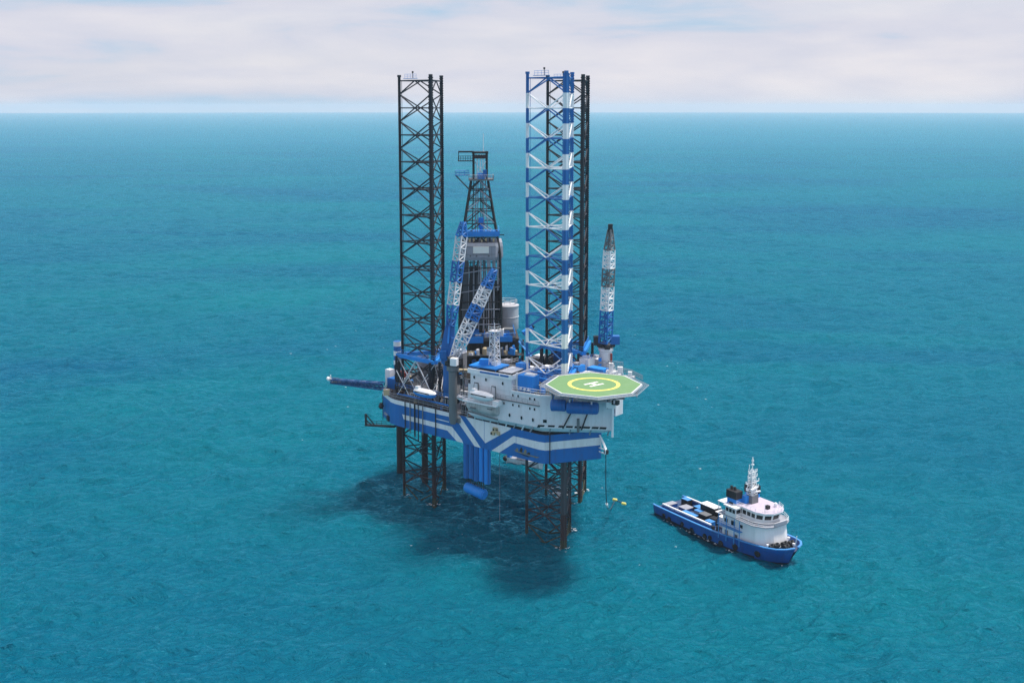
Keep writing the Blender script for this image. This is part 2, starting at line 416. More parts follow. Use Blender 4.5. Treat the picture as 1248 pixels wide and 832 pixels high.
# ---- helideck
HC = (58.2, 1.5); HZ = 41.0; HR = 10.45
rot0 = math.pi - TH                                              # a corner towards the photo's left
oct_ = lambda r: [(HC[0] + r * math.cos(rot0 + k * math.pi / 4), HC[1] + r * math.sin(rot0 + k * math.pi / 4)) for k in range(8)]
hp = MB(); hp.prism(oct_(HR), HZ - .45, HZ, 1, top=0)
a, b = oct_(HR - .05), oct_(HR - .34)
for k in range(8):
    j = (k + 1) % 8; hp.face([(*b[k], HZ + .012), (*a[k], HZ + .012), (*a[j], HZ + .012), (*b[j], HZ + .012)], 1)
N = 56
ring = lambda r, k: (HC[0] + r * math.cos(2 * math.pi * k / N), HC[1] + r * math.sin(2 * math.pi * k / N), HZ + .016)
for k in range(N):
    hp.face([ring(4.85, k), ring(5.65, k), ring(5.65, k + 1), ring(4.85, k + 1)], 2)
# the H, drawn flat on the deck and read from the block's corner
ha = -TH + R(-52)
def hq(x0, y0, x1, y1):
    c, s = math.cos(ha), math.sin(ha)
    hp.face([(HC[0] + x * c - y * s, HC[1] + x * s + y * c, HZ + .02) for x, y in ((x0, y0), (x1, y0), (x1, y1), (x0, y1))], 3)
hq(-1.25, -1.95, -.6, 1.95); hq(.6, -1.95, 1.25, 1.95); hq(-.6, -.33, .6, .33)
heli = hp.build('helideck', [HGREEN, GREYW, HYEL, SIGNW], rig, 'green octagonal helideck with yellow circle and white H')
net = MB(); a, b = oct_(HR + .02), oct_(HR + 1.35)
for k in range(8):
    j = (k + 1) % 8
    if k in (7, 0) and False: continue
    for f in (0.35, .7, 1.0):
        p = [a[k][i] + (b[k][i] - a[k][i]) * f for i in (0, 1)]; q = [a[j][i] + (b[j][i] - a[j][i]) * f for i in (0, 1)]
        net.tube((*p, HZ - .3 + .1 * f), (*q, HZ - .3 + .1 * f), .07 if f == 1 else .03, 0, 4)
    for t in range(9):
        f = t / 9
        p = [a[k][i] + (a[j][i] - a[k][i]) * f for i in (0, 1)]; q = [b[k][i] + (b[j][i] - b[k][i]) * f for i in (0, 1)]
        net.tube((*p, HZ - .3), (*q, HZ - .2), .05, 0, 4)
net.build('safety_net', NETM, heli)
hs = MB()
for k in range(-4, 5):
    t = k * 2.3; w = math.sqrt(max(0, (HR - .8) ** 2 - t ** 2))
    c, s = math.cos(R(32)), math.sin(R(32))
    p = (HC[0] - s * t + c * w, HC[1] + c * t + s * w); q = (HC[0] - s * t - c * w, HC[1] + c * t - s * w)
    hs.beam((*p, HZ - .85), (*q, HZ - .85), .25, .75, 0)
    if k % 2 == 0:
        p = (HC[0] - c * t + s * w, HC[1] - s * t - c * w); q = (HC[0] - c * t - s * w, HC[1] - s * t + c * w)
        hs.beam((*p, HZ - 1.5), (*q, HZ - 1.5), .3, .6, 1)
for s, out in ((3, 3.2), (7, 4.6), (11, 4.9), (15, 3.5)):
    a = front(s, .1); b = front(s, out); hs.tube((*a, 33.6 if s in (7, 11) else 34.4), (*b, HZ - 1.3), .2, 0, 7); hs.tube((*front(s, -.5), 36.6), (*front(s, -.5), HZ - 1.2), .2, 1, 7)
    hs.tube((*front(s, .1), 36.4), (*front(s + 2, out * .8), HZ - 1.2), .13, 1, 6)
for (a, b) in ((3, 7), (7, 11), (11, 15)):
    hs.tube((*front(a, 3), HZ - 1.5), (*front((a + b) / 2, 1.6), HZ - 3.3), .14, 1, 6); hs.tube((*front(b, 3), HZ - 1.5), (*front((a + b) / 2, 1.6), HZ - 3.3), .14, 1, 6)
hs.build('support_frame', [GREY, LGREY], heli)
ac = MB(); a, b = front(15.6, .4), front(17.0, 5.0)
ac.beam((*a, 35.4), (*front(17.2, 3.2), HZ - .6), 1.0, .15, 0); ac.rail([(*a, 35.5), (*front(17.2, 3.2), HZ - .5)], 1.1, 0, .9, .05)
ac.box((*front(15.8, 1.3), 35.6), (2.0, 1.6, 1.3), .5, 0); ac.tube((*front(16.1, .4), 28), (*front(16.1, .4), 37.5), .26, 0); ac.box((*front(16.8, 2.4), 36.4), (1.4, 1.2, .9), .2, 1)
ac.build('access_stair', [WHITE, BLACK], heli)

fp = MB()
for k, (wx, wy, z, a, b, h) in enumerate(((23.6, 244, 39.0, 3.4, 2.0, .25), (26.6, 240.5, 38.6, 3.0, 1.6, .25), (25.0, 243, 39.6, 1.2, .9, 1.5), (23.0, 244, 40.0, 1.0, 1.0, 2.0), (27.0, 240.4, 39.2, .9, .8, 1.3))):
    p = world_to_rig(wx, wy, z); fp.box(tuple(p), (a, b, h), .5, 0)
for p, q in (((22, 245, 39.1), (27.4, 241.5, 38.8)), ((27.4, 241.5, 38.8), (29.5, 237.0, 38.6)), ((22.2, 243, 40.6), (25.5, 241.6, 40.6))):
    p, q = world_to_rig(*p), world_to_rig(*q); fp.rail([p, q], 1.2, 1, .6, .06, (.35, .7, 1.0))
for k in range(5):
    p = world_to_rig(22.5 + k * 1.4, 244.5 - k * 1.2, 36.7); fp.tube(p, p + Vector((0, 0, 2.4)), .12, 1)
fp.build('monitor_platform', [WHITE, NETM], rig)

# ---- derrick
DC = (.6, 30.8); DZ = 39.8
dr = -TH + R(3)                                                  # it faces the photo's viewer almost squarely
def dpt(x, y, z):
    c, s = math.cos(dr), math.sin(dr)
    return (DC[0] + x * c - y * s, DC[1] + x * s + y * c, z)
def hw(z):                                                       # half width of the mast at a height
    if z < 62: return 5.6 - (z - DZ) * .018
    if z < 81: return 5.2 - (z - 62) * (5.2 - 2.15) / 19
    return 2.1
dk = MB()
zs = [DZ, 44.5, 49, 53.5, 58, 62, 66, 69.6, 72.8, 75.6, 78.2, 80.6]
for k, z in enumerate(zs[:-1]):
    z1 = zs[k + 1]; a, b = hw(z), hw(z1)
    cs = ((-1, -1), (1, -1), (1, 1), (-1, 1))
    for e in range(4):
        s, t = cs[e]; s2, t2 = cs[(e + 1) % 4]
        mm = 1 if (k + e) % 4 == 0 and z > 62 else 0
        dk.beam(dpt(s * a, t * a, z), dpt(s * b, t * b, z1), .42, .42, 0)
        dk.tube(dpt(s * a, t * a, z), dpt(s2 * a, t2 * a, z), .15, 0)
        md = dpt((s + s2) / 2 * b, (t + t2) / 2 * b, z1)
        if e != 0 or z > 60:
            dk.tube(dpt(s * a, t * a, z), md, .15, mm); dk.tube(dpt(s2 * a, t2 * a, z), md, .15, 1 - mm if z > 62 else 0)
der = dk.build('derrick', [BLACK, LGREY], rig, 'dark tapering drilling derrick with a grey wind wall')
ins = MB()                                                       # guide rails, stand pipes, hanging block and hoses inside
for x, y, r, m in ((-1.2, -1.0, .16, 1), (1.1, -1.0, .16, 1), (-.6, -1.8, .12, 1), (.3, 0, .1, 0), (2.0, -.5, .13, 1), (-2.0, .5, .13, 0), (.7, -1.2, .09, 0)):
    ins.tube(dpt(x * 1.6, y, DZ), dpt(x * .75, y * .6, 80.5), r, m)
ins.build('guide_rail', [BLACK, LGREY], der)
tv = MB(); tv.box(dpt(.3, -.8, 69.5), (1.3, 1.2, 2.8), dr, 0); tv.tube(dpt(.3, -.8, 66), dpt(.3, -.8, 68.2), .45, 0); tv.build('travelling_block', BRIGHT, der, bevel=.1)
for k in range(5):
    m = MB()
    for q in range(4): m.tube(dpt(-3.6 + k * 1.5, -2.2 + q * .35, DZ + .2), dpt(-3.2 + k * 1.4, -1.9 + q * .3, 62), .15, 0, 5)
    m.build('pipe_stand', BLACK if k % 2 else PIPE, der)
fa = MB()
fa.box(dpt(-3.9, -5.2, 50.0), (1.5, .25, 20), dr, 0); fa.box(dpt(-1.2, -1.5, 49), (3.2, .25, 18), dr, 0); fa.box(dpt(0, 5.6, 46.5), (10.4, .25, 13), dr, 0); fa.box(dpt(5.45, 1.0, 45.5), (.25, 6, 11.5), dr, 0)
fa.box(dpt(-5.4, .5, 50), (.25, 8, 20), dr, 0)
fa.build('cladding', paint('cladding_dark', (.05, .056, .066), .6, .5, (.07, .07, .075)), der)
fr = MB()
for z in (44.6, 49.2, 54.0): fr.box(dpt(.9, -5.0, z), (2.6, .3, .3), dr, 0)
fr.box(dpt(.1, -5.1, 53), (.45, .4, 17), dr, 0); fr.box(dpt(4.6, -4.9, 56), (.4, .4, 8), dr, 0); fr.box(dpt(2.2, -4.8, 57.5), (.9, .5, 7), dr, 0); fr.box(dpt(3.6, -4.2, 58), (.8, .5, 5), dr, 0)
for k in range(7): fr.tube(dpt(-4.6 + k * 1.35, -4.6 + (k % 3) * .8, 41), dpt(-4.3 + k * 1.3, -4.5 + (k % 3) * .8, 59.5), .16 if k % 2 else .22, 0)
for z in (43, 47, 51.5, 56.5): fr.tube(dpt(-5.3, -5.3, z), dpt(5.3, -5.3, z + (1.6 if z > 50 else 0)), .14, 0)
fr.build('stand_pipe_manifold', LGREY, der)
ww = MB(); ww_poly = [(-5.2, -5.8), (4.0, -5.8), (6.0, -4.2), (6.1, 5.0), (-5.2, 5.0)]
wp = [dpt(x, y, 0)[:2] for x, y in ww_poly]; wt = [dpt(x * .97, y * .97, 0)[:2] for x, y in ww_poly]; wb = [dpt(x * .93, y * .93, 0)[:2] for x, y in ww_poly]
ww.prism(wb, 60.0, 60.9, 0, poly_top=wp); ww.prism(wp, 60.9, 63.6, 0, cap=False); ww.prism(wp, 63.6, 64.6, 0, poly_top=wt)
for x in (-2.6, -1.0, 2.2): ww.tube(dpt(x, -5.92, 61.3), dpt(x, -5.4, 61.3), .25, 1, 8)
ww.box(dpt(0, -5.82, 63.75), (8.2, .1, .12), dr, 1); ww.box(dpt(0, -5.82, 61.7), (8.2, .1, .1), dr, 1)
for x in (-3.6, -1.9, 3.0): ww.box(dpt(x, -5.83, 62.4), (.07, .06, 2.8), dr, 1)
wal = ww.build('wind_wall', [LGREY, GREY], der)
sg = MB(); sg.box(dpt(.15, -5.92, 62.85), (4.1, .12, 1.75), dr, 0); sg.build('blank_sign', SIGNW, wal)
mk = MB(); mk.prism([dpt(x, y, 0)[:2] for x, y in ((-5.3, -5.1), (5.0, -5.1), (5.3, 5.0), (-5.3, 5.0))], 66.3, 66.8, 0)
mk.rail([dpt(-5.2, 4.9, 66.8), dpt(-5.2, -5.0, 66.8), dpt(4.9, -5.0, 66.8), dpt(5.2, 4.9, 66.8)], 1.2, 0, .8, .07)
mk.box(dpt(0, -5.15, 67.2), (10.2, .12, .9), dr, 0)
for k in range(8): mk.box(dpt(-3.8 + k * 1.05, -4.2, 65.4), (.5, .5, 1.2), dr, 1 if k % 3 else 2)
mk.box(dpt(5.5, -4, 66.6), (1.6, .25, .25), dr, 2)
mk.build('monkey_board', [BRIGHT, CREAM, BLACK], der)
cp = MB(); cp.prism([dpt(x, y, 0)[:2] for x, y in ((-2.9, -2.8), (3.6, -2.8), (3.6, 2.8), (-2.9, 2.8))], 80.7, 81.1, 0)
cp.box(dpt(-4.6, -.5, 82.1), (3.8, 2.2, .2), dr, 1); cp.rail([dpt(-2.8, -1.6, 82.2), dpt(-6.4, -1.6, 82.2), dpt(-6.4, .5, 82.2), dpt(-2.8, .5, 82.2)], 1.1, 1, .9, .06)
cp.tube(dpt(-6.3, -.5, 82), dpt(-2.3, -.5, 77.8), .2, 0); cp.rail([dpt(3.6, 2.8, 81.1), dpt(3.6, -2.8, 81.1), dpt(-2.9, -2.8, 81.1)], 1.1, 2, .8, .06)
cp.box(dpt(.4, -2.0, 81.9), (2.0, 1.2, 1.5), dr, 3); cp.box(dpt(1.3, -2.3, 82.7), (1.0, .8, 1.8), dr, 4)
cp.build('crown_platform', [GREY, BOATLB, LGREY, BRIGHT, BLUE], der)
cb = MB()
for x, y in ((-1.6, -1.4), (1.9, -1.4), (1.9, 1.4), (-1.6, 1.4)): cb.beam(dpt(x, y, 80.8), dpt(x, y, 88.3), .4, .4, 0)
for x in (-.7, .2, 1.0): cb.tube(dpt(x, -1.3, 81), dpt(x * .8, -1.2, 87.5), .13, 1)
cb.tube(dpt(-1.6, -1.4, 81), dpt(1.9, -1.4, 86), .1, 1); cb.tube(dpt(1.9, 1.4, 81), dpt(-1.6, 1.4, 86), .1, 1)
cb.box(dpt(.15, 0, 88.0), (4.3, 3.4, .5), dr, 0); cb.box(dpt(.15, 0, 86.9), (3.9, 3.2, .9), dr, 2)
cb.box(dpt(-3.6, -.3, 88.2), (4.0, 1.3, .4), dr, 0); cb.rail([dpt(-5.6, -.9, 85.9), dpt(-1.8, -.9, 85.9)], 1.2, 0, .6, .07); cb.box(dpt(-3.7, -.3, 85.8), (4.0, 1.4, .22), dr, 0); cb.tube(dpt(-5.5, -.6, 85.8), dpt(-5.5, -.6, 88.2), .1, 0)
cb.tube(dpt(1.0, 0, 88.2), dpt(1.0, 0, 93), .09, 1)
cb.build('crown_block', [BLACK, WHITE, RUSTY], der)
# drill floor and substructure
sb = MB(); SC = (3.6, 33.3)
def spt(x, y, z):
    c, s = math.cos(dr), math.sin(dr)
    return (SC[0] + x * c - y * s, SC[1] + x * s + y * c, z)
sb.box(spt(-.5, 0, 33.4), (13.5, 10.5, 11.4), dr, 0)
for x in (-7.2, -3.6, 0, 3.6, 7.2):
    sb.beam(spt(x, -6.2, 28), spt(x, -6.2, 39), .5, .5, 0)
for z in (32.0, 35.2): sb.box(spt(0, -6.6, z), (15, 2.4, .25), dr, 2)
for k in range(4): sb.tube(spt(-7.2 + k * 3.6, -6.3, 28.5), spt(-3.6 + k * 3.6, -6.3, 35), .17, 2)
sb.build('substructure', [paint('substructure_brown', (.035, .03, .028), .8, .8, (.10, .085, .07)), BRIGHT, GREY], rig)
dfl = MB(); dfl.box(spt(-1.5, -.6, 39.3), (13.5, 12.6, .9), dr, 0); dfl.rail([spt(-8.2, -6.8, 39.8), spt(5.2, -6.8, 39.8), spt(5.2, 5.6, 39.8)], 1.1, 1, 1.2, .06); dfl.box(spt(-6, -6.9, 39.2), (5.5, .4, 1.6), dr, 1); dfl.box(spt(2.2, -6.95, 39.4), (4.4, .4, 1.4), dr, 1)
dfl.box(spt(3.4, -5.0, 40.8), (2.6, 2.2, 2.2), dr, 2); dfl.box(spt(-5.3, -4.5, 40.6), (2, 2, 1.8), dr, 3)
dfl.build('drill_floor', [DECK, BRIGHT, GREY, BLUE], rig)
gw = MB(); gw.beam(spt(7.4, -5, 40.4), spt(9.8, -4.2, 41.8), 1.4, 1.2, 0); gw.beam(spt(6.2, -5.8, 38.6), spt(10.8, -8.5, 33.0), 1.2, .25, 1); gw.rail([spt(6.2, -6.4, 38.7), spt(10.8, -9.1, 33.1)], 1.1, 2, 1, .07); gw.tube(spt(9.7, -4.2, 41.6), spt(10.2, -4.1, 42.3), .5, 3, 8)
gw.build('catwalk_stair', [BRIGHT, BOATLB, BOATLB, BLACK], rig)
# white bulk silo behind the derrick
si = MB(); sx, sy = 1.3, 41.6
si.lathe((sx, sy, 37.0), (sx, sy, 46.2), [(0, .8), (.22, 2.9), (.24, 3.0), (.6, 3.0), (.605, 3.12), (.62, 3.12), (.625, 3.0), (.92, 3.0), (.93, 3.15), (.96, 3.15), (1, 2.1)], 0, 22)
for k in range(6):
    a = k * math.pi / 3; si.tube((sx + 2.4 * math.cos(a), sy + 2.4 * math.sin(a), 27.6), (sx + 2.4 * math.cos(a), sy + 2.4 * math.sin(a), 40), .2, 1)
si.rail([(sx + 2.6 * math.cos(a), sy + 2.6 * math.sin(a), 46.3) for a in [k * math.pi / 5 for k in range(11)]], 1.0, 0, 2, .06)
si.build('bulk_silo', [paint('silo_grey', (.50, .50, .53), .55, .35), GREY], rig, 'white upright silo behind the derrick', smooth=True)

# ---- cranes
def boom(parent, p, q, w0, w1, bays, mats, band, r=.16, tipm=None):
    b = MB(); b.lattice(p, q, w0, w1, bays, r, [0, 1], band, rb=r * .62)
    bo = b.build('boom', mats, parent)
    return bo
# crane on the grey pedestal at the near side
pd = MB(); pd.lathe((19.7, -1.1, 25.6), (19.7, -1.1, 39.6), [(0, .7), (.1, 1.0), (.9, 1.0), (.93, 1.45), (1, 1.45)], 0, 18); pd.box((19.9, .2, 26.4), (2.4, 1.6, 1.2), 0, 0)
cr1 = pd.build('pedestal_crane', [GREY], rig, 'crane on a grey pedestal with a boom leaning right', smooth=True)
cbx = MB(); cbx.box((19.7, -.9, 40.2), (3.2, 2.6, 1.0), .3, 0); cbx.box((21.0, -2.0, 40.9), (1.6, 1.4, 1.8), .3, 1); cbx.tube((19.2, -2.3, 41.2), (20.4, -.6, 41.2), .75, 0, 12)
cbx.build('cab', [BLACK, WHITE], cr1, bevel=.06)
P0, P1 = Vector((19.3, -.6, 41.0)), Vector((23.6, 9.6, 61.6))
b = MB(); L0 = P0.lerp(P1, .0)
b.lattice(P0, P0.lerp(P1, .2), 1.2, 2.3, 3, .19, [0], rb=.13); b.lattice(P0.lerp(P1, .2), P0.lerp(P1, .44), 2.3, 2.3, 4, .2, [0], rb=.14)
b.lattice(P0.lerp(P1, .44), P0.lerp(P1, .6), 2.3, 2.2, 3, .24, [1], rb=.2); b.lattice(P0.lerp(P1, .6), P0.lerp(P1, .8), 2.2, 2.0, 4, .2, [0], rb=.15); b.lattice(P0.lerp(P1, .8), P1, 2.0, .9, 4, .24, [1], rb=.2)
b.build('boom', [BOOMW, BLUE], cr1)
hk = MB(); hk.tube(P1, (P1.x, P1.y, 47), .05, 0, 5); hk.box((P1.x, P1.y, 46.4), (.5, .4, 1.2), 0, 0); hk.build('hoist_block', BLACK, cr1)
# crane with the tall blue gantry house, boom nearly upright
pd = MB(); c2 = (11.9, 5.9)
pd.lathe((*c2, ZT), (*c2, 38.5), [(0, 1.5), (.9, 1.3), (.94, 1.8), (1, 1.8)], 0, 16)
cr2 = pd.build('pedestal_crane', [BLUE], rig, 'crane with a tall blue gantry and its boom raised upright', smooth=True)
g = MB(); q = lambda x, y, z: (c2[0] + x * math.cos(-TH) - y * math.sin(-TH), c2[1] + x * math.sin(-TH) + y * math.cos(-TH), z)
g.prism([q(x, y, 0)[:2] for x, y in ((-1.7, -1.6), (1.7, -1.6), (1.7, 1.8), (-1.7, 1.8))], 38.5, 42.0, 0)
g.prism([q(x, y, 0)[:2] for x, y in ((-1.7, -1.6), (1.7, -1.6), (1.7, 1.8), (-1.7, 1.8))], 42.0, 48.4, 0, poly_top=[q(x, y, 0)[:2] for x, y in ((-.4, -.9), (1.5, -.9), (1.5, .9), (-.4, .9))])
g.tube(q(0, -1.9, 43), q(.4, -1.3, 47.4), .28, 1); g.tube(q(.9, -1.9, 42), q(1.2, -1.6, 44.4), .5, 0, 10); g.box(q(-1.2, -1.9, 40.3), (1.6, 1.2, 1.9), -TH, 0); g.box(q(1.3, -2, 39.6), (1.2, 1.2, 1.2), -TH, 1)
g.build('gantry', [BLUE, BRIGHT], cr2, bevel=.08)
P0, P1 = Vector(q(.6, -1.2, 47.2)), Vector(q(3.6, 4.6, 72.0))
b = MB()
for t0, t1, m, nb in ((0, .2, 1, 3), (.2, .42, 0, 4), (.42, .62, 1, 3), (.62, .86, 0, 4), (.86, 1.0, 1, 3)):
    wa = 1.9 if t0 else 1.3; wb_ = 1.9 if t1 < 1 else .8
    b.lattice(P0.lerp(P1, t0), P0.lerp(P1, t1), wa, wb_, nb, .24 if m else .2, [m], rb=.19 if m else .15)
b.build('boom', [BOOMW, BLUE], cr2)
pen = MB(); pen.tube(q(.5, 0, 48.3), P1, .06, 0, 5); pen.tube(q(1.0, 0, 48.3), P0.lerp(P1, .7), .06, 0, 5); pen.build('pendant_line', BLACK, cr2)
# right crane behind the helideck
c3 = (39.3, 33.8); pd = MB()
pd.lathe((*c3, ZT), (*c3, 40.6), [(0, 1.9), (.35, 1.9), (.36, 1.6), (.93, 1.6), (.95, 1.9), (1, 1.9)], 0, 16)
cr3 = pd.build('pedestal_crane', [GREYW, RED], rig, 'upright crane standing behind the helideck', smooth=True)
q3 = lambda x, y, z: (c3[0] + x * math.cos(-TH) - y * math.sin(-TH), c3[1] + x * math.sin(-TH) + y * math.cos(-TH), z)
pl = MB(); pl.rail([q3(1.9, -1.9, 36.5), q3(-2, -1.9, 36.5)], 1.1, 0, .8, .07); pl.box(q3(0, -1.2, 36.4), (4.2, 2.4, .15), -TH, 0); pl.tube(q3(1.2, -1.8, 28), q3(1.2, -1.8, 39.5), .28, 1); pl.tube(q3(-.4, -2, 34.8), q3(-.4, -1.4, 34.8), .7, 2, 10); pl.rail([q3(-2.6, -.2, 33), q3(2.6, -.2, 33)], 1.1, 3, .8, .08)
for k in range(7): pl.box(q3(-1.6, -2.0, 29 + k * 1.5), (.8, .15, .9), -TH, 3)
pl.build('ladder_platform', [LGREY, RED, BLACK, BRIGHT], cr3)
cbx = MB(); cbx.box(q3(-2.2, 0, 42.4), (1.7, 1.8, 2.2), -TH, 0); cbx.box(q3(2.2, 0, 42.6), (2.3, 2, 2.1), -TH, 1); cbx.box(q3(0, .5, 41.3), (4.5, 2.6, .8), -TH, 0); cbx.tube(q3(-.5, -1.7, 41.3), q3(.9, -1.7, 41.3), .85, 2, 12)
cbx.build('cab', [DARK, BLUE, BLACK], cr3, bevel=.07)
P0, P1 = Vector(q3(-.2, -.8, 42.0)), Vector(q3(.7, -1.0, 70.3)); b = MB()
for t0, t1, m, nb, wa, wb_ in ((0, .29, 1, 5, 2.3, 2.2), (.29, .5, 0, 4, 2.2, 2.1), (.5, .66, 2, 3, 2.1, 2.1), (.66, .82, 0, 4, 2.1, 1.9), (.82, 1.0, 2, 4, 1.9, .8)):
    b.lattice(P0.lerp(P1, t0), P0.lerp(P1, t1), wa, wb_, nb, .2, [m], rb=.15)
bo = b.build('boom', [WHITE, BLUE, GREY], cr3)
tp = MB(); tp.box(q3(.7, -1.0, 70.6), (1.1, .9, 1.9), -TH, 0); tp.tube(q3(.7, -1.5, 69.5), q3(.7, -1.5, 44), .05, 0, 5); tp.build('boom_head', BLACK, bo, bevel=.15)

# ---- burner boom, stub platform, stacks
bb = MB(); p, q_ = Vector((-9.5, 5.4, 28.6)), Vector((-24.5, -0.1, 29.4))
c, s = math.cos(-TH), math.sin(-TH)
p, q_ = world_to_rig(-33.3, 271.0, 28.4), world_to_rig(-47.6, 275.5, 28.6)
bb.lattice(p, q_, 1.7, 1.0, 9, .17, [0], rb=.12); bb.tube(p + Vector((0, 0, .3)), q_, .26, 0); bb.tube(p - Vector((0, 0, .4)), q_ - Vector((0, 0, .2)), .22, 0)
bb.box(q_.lerp(p, .12), (2.6, 1.3, .2), -TH, 1); bb.rail([q_.lerp(p, .2) + Vector((0, -.6, .1)), q_.lerp(p, .02) + Vector((0, -.6, .1))], 1.0, 1, .9, .06)
bn = bb.build('burner_boom', [paint('boom_navy', (0.012, 0.075, 0.22), .5, .3), GREY], rig)
bh = MB(); bh.lathe(q_ + Vector((.2, 0, .2)), q_ + (q_ - p).normalized() * 1.0 + Vector((0, 0, .7)), [(0, .35), (.5, .6), (1, .4)], 0, 10); bh.tube(q_, q_ + Vector((0, 0, 1.6)), .15, 0); bh.build('burner_head', WHITE, bn)
st = MB(); a, b = world_to_rig(-29.5, 264.5, 19.6), world_to_rig(-37.4, 267.3, 19.2)
st.beam(a, b, 1.3, .3, 0); t = b + Vector((0, 0, 2.9)); st.beam(b, t, .3, .5, 0); st.beam(t, b.lerp(a, .3), .2, .25, 0); st.beam(b + Vector((0, 0, 1.4)), b.lerp(a, .2), .2, .2, 0); st.rail([b.lerp(a, .05) + Vector((0, 0, .2)), a + Vector((0, 0, .2))], 1.0, 0, 1.2, .06)
st.build('stub_platform', BLACK, rig)
bk = MB(); a = world_to_rig(-32.9, 266.6, 0); bk.tube((a.x, a.y, 20.8), (a.x, a.y, 27.5), .1, 0); bk.lathe((a.x - .4, a.y - .2, 23.6), (a.x - .4, a.y - .2, 25.2), [(0, .3), (.4, .75), (1, .3)], 0, 10); bk.box((-6.2, 2.2, 22.4), (2.4, .5, .5), R(-24), 1); bk.box((-4.4, 1.0, 21.9), (1.2, .5, 1.2), R(-24), 0)
bk.build('anchor_rack', [DARK, LGREY], rig)
vs = MB(); c4 = (-13.0, 13.0)
prof = [(0, .95)]; mats = []
for k in range(6):
    t0, t1 = .3 + k * .115, .3 + (k + 1) * .115
    prof += [(t0 + .001, 1.0), (t1, 1.0)]
prof += [(1, .75)]
vs.lathe((*c4, ZT), (*c4, 38.6), prof, 0, 16, mats=[2] + [x for k in range(6) for x in ((1 if k % 2 == 0 else 0), (0 if k % 2 == 0 else 1))])
vs.build('vent_stack', [WHITE, BLUE, LGREY], rig, smooth=True)
# ---- tanks, machinery and boxes standing on the main deck
for k, (u, v, r, z1, mm) in enumerate(((-4.8, 20.0, 1.5, 36.8, GREYW), (-2.0, 21.6, 1.5, 37.2, GREYW), (-9.4, 19.0, 1.6, 34.5, LGREY), (10.5, 15.5, 1.4, 33.5, GREYW), (24, 24, 1.6, 35, GREYW), (22.5, 27.5, 1.6, 35, GREYW))):
    m = MB(); m.lathe((u, v, ZT), (u, v, z1), [(0, r * .7), (.18, r), (.85, r), (.86, r + .12), (.9, r + .12), (.91, r), (1, r * .55)], 0, 18); m.tube((u + r + .15, v, ZT), (u + r + .15, v, z1 + .6), .1, 0)
    m.build('storage_tank', mm, rig, smooth=True)
eq = [(-6, 9, 3, 2.2, 2.2, GREY), (4.5, 2.6, 3.2, 1.6, 1.7, GREY), (9.5, 3.4, 2.2, 1.6, 2.0, LGREY), (15.5, 3.0, 3, 2, 2.6, BLACK), (17.0, 7, 2.5, 2.5, 4.0, GREYW), (22, 5.5, 3.6, 3, 5.0, GREY), (21.5, 1.6, 1.8, 1.4, 2.2, BLACK), (24, 10, 4, 3, 6.5, BLACK), (14.5, 12, 4, 3, 3.0, LGREY), (19.5, 14, 5, 3, 3.6, BLACK), (17, 20, 4, 3, 5.4, GREYW), (30, 13, 5, 4, 9.5, BLACK), (27, 17, 5, 4, 7.5, BLUE), (33, 18, 3, 4, 9.8, GREYW), (34, 24.5, 3.4, 3, 9.2, GREYW), (37.5, 24, 3, 3, 10.2, BRIGHT), (42, 25, 4, 3, 8.6, GREYW), (45, 28, 3, 4, 8.2, WHITE), (48, 24, 4, 3, 8.8, GREYW), (36.5, 29.5, 3, 3, 10.8, WHITE), (14, 26, 4, 4, 7, BLACK), (20, 32, 5, 5, 8, BLACK), (23, 38, 5, 4, 9.5, BLUE), (31, 41, 5, 3, 8, GREYW), (-11, 24, 4, 3, 3.2, BLUE), (-6, 28, 3, 3, 4.5, GREY), (-9, 34, 4, 4, 5, LGREY)]
for k, (u, v, sx, sy, sz, mm) in enumerate(eq):
    m = MB(); a = random.uniform(-.06, .06)
    m.box((u, v, ZT + sz / 2), (sx, sy, sz), a, 0)
    for q5 in range(int(sx / .8)): m.box((u - sx / 2 + .5 + q5 * .8, v - sy / 2 - .05, ZT + sz * .5), (.1, .14, sz * .85), a, 1)
    m.box((u + random.uniform(-.3, .3), v, ZT + sz + .3), (sx * .45, sy * .5, .6), a, 1)
    m.tube((u + sx * .3, v, ZT + sz), (u + sx * .3, v, ZT + sz + random.uniform(.6, 1.8)), .14, 1); m.path([(u - sx * .5 - .2, v - sy * .4, ZT + .3), (u - sx * .5 - .2, v - sy * .4, ZT + sz + .2), (u, v - sy * .4, ZT + sz + .25)], .1, 1)
    m.rail([(u - sx / 2, v - sy / 2, ZT + sz), (u + sx / 2, v - sy / 2, ZT + sz), (u + sx / 2, v + sy / 2, ZT + sz)], 1.0, 2, 1.1, .05)
    m.build('machinery_unit', [mm, random.choice([GREY, LGREY, mm, WHITE]), random.choice([WHITE, BRIGHT, LGREY])], rig, bevel=.04)
for k, (z, v0) in enumerate(((30.2, -.2), (33.5, .4))):
    pass
pw = MB()                                                        # pipework and walkways along the near deck edge
for k in range(7):
    z = ZT + .5 + (k % 3) * .45; v = .7 + .35 * (k // 3)
    pw.tube((-2 + k * .6, v, z), (18.2 - k * .4, v, z), .13, k % 3)
pw.beam((-2, 2.2, 30.2), (17, 2.2, 30.2), 1.2, .15, 1); pw.rail([(-2, 1.6, 30.3), (17, 1.6, 30.3)], 1.1, 2, 1.2, .05)
for k in range(9): pw.beam((-1.5 + k * 2.3, 2.2, ZT), (-1.5 + k * 2.3, 2.2, 30.1), .2, .2, 1)
pw.build('pipe_run', [GREY, DARK, BLUE], rig)
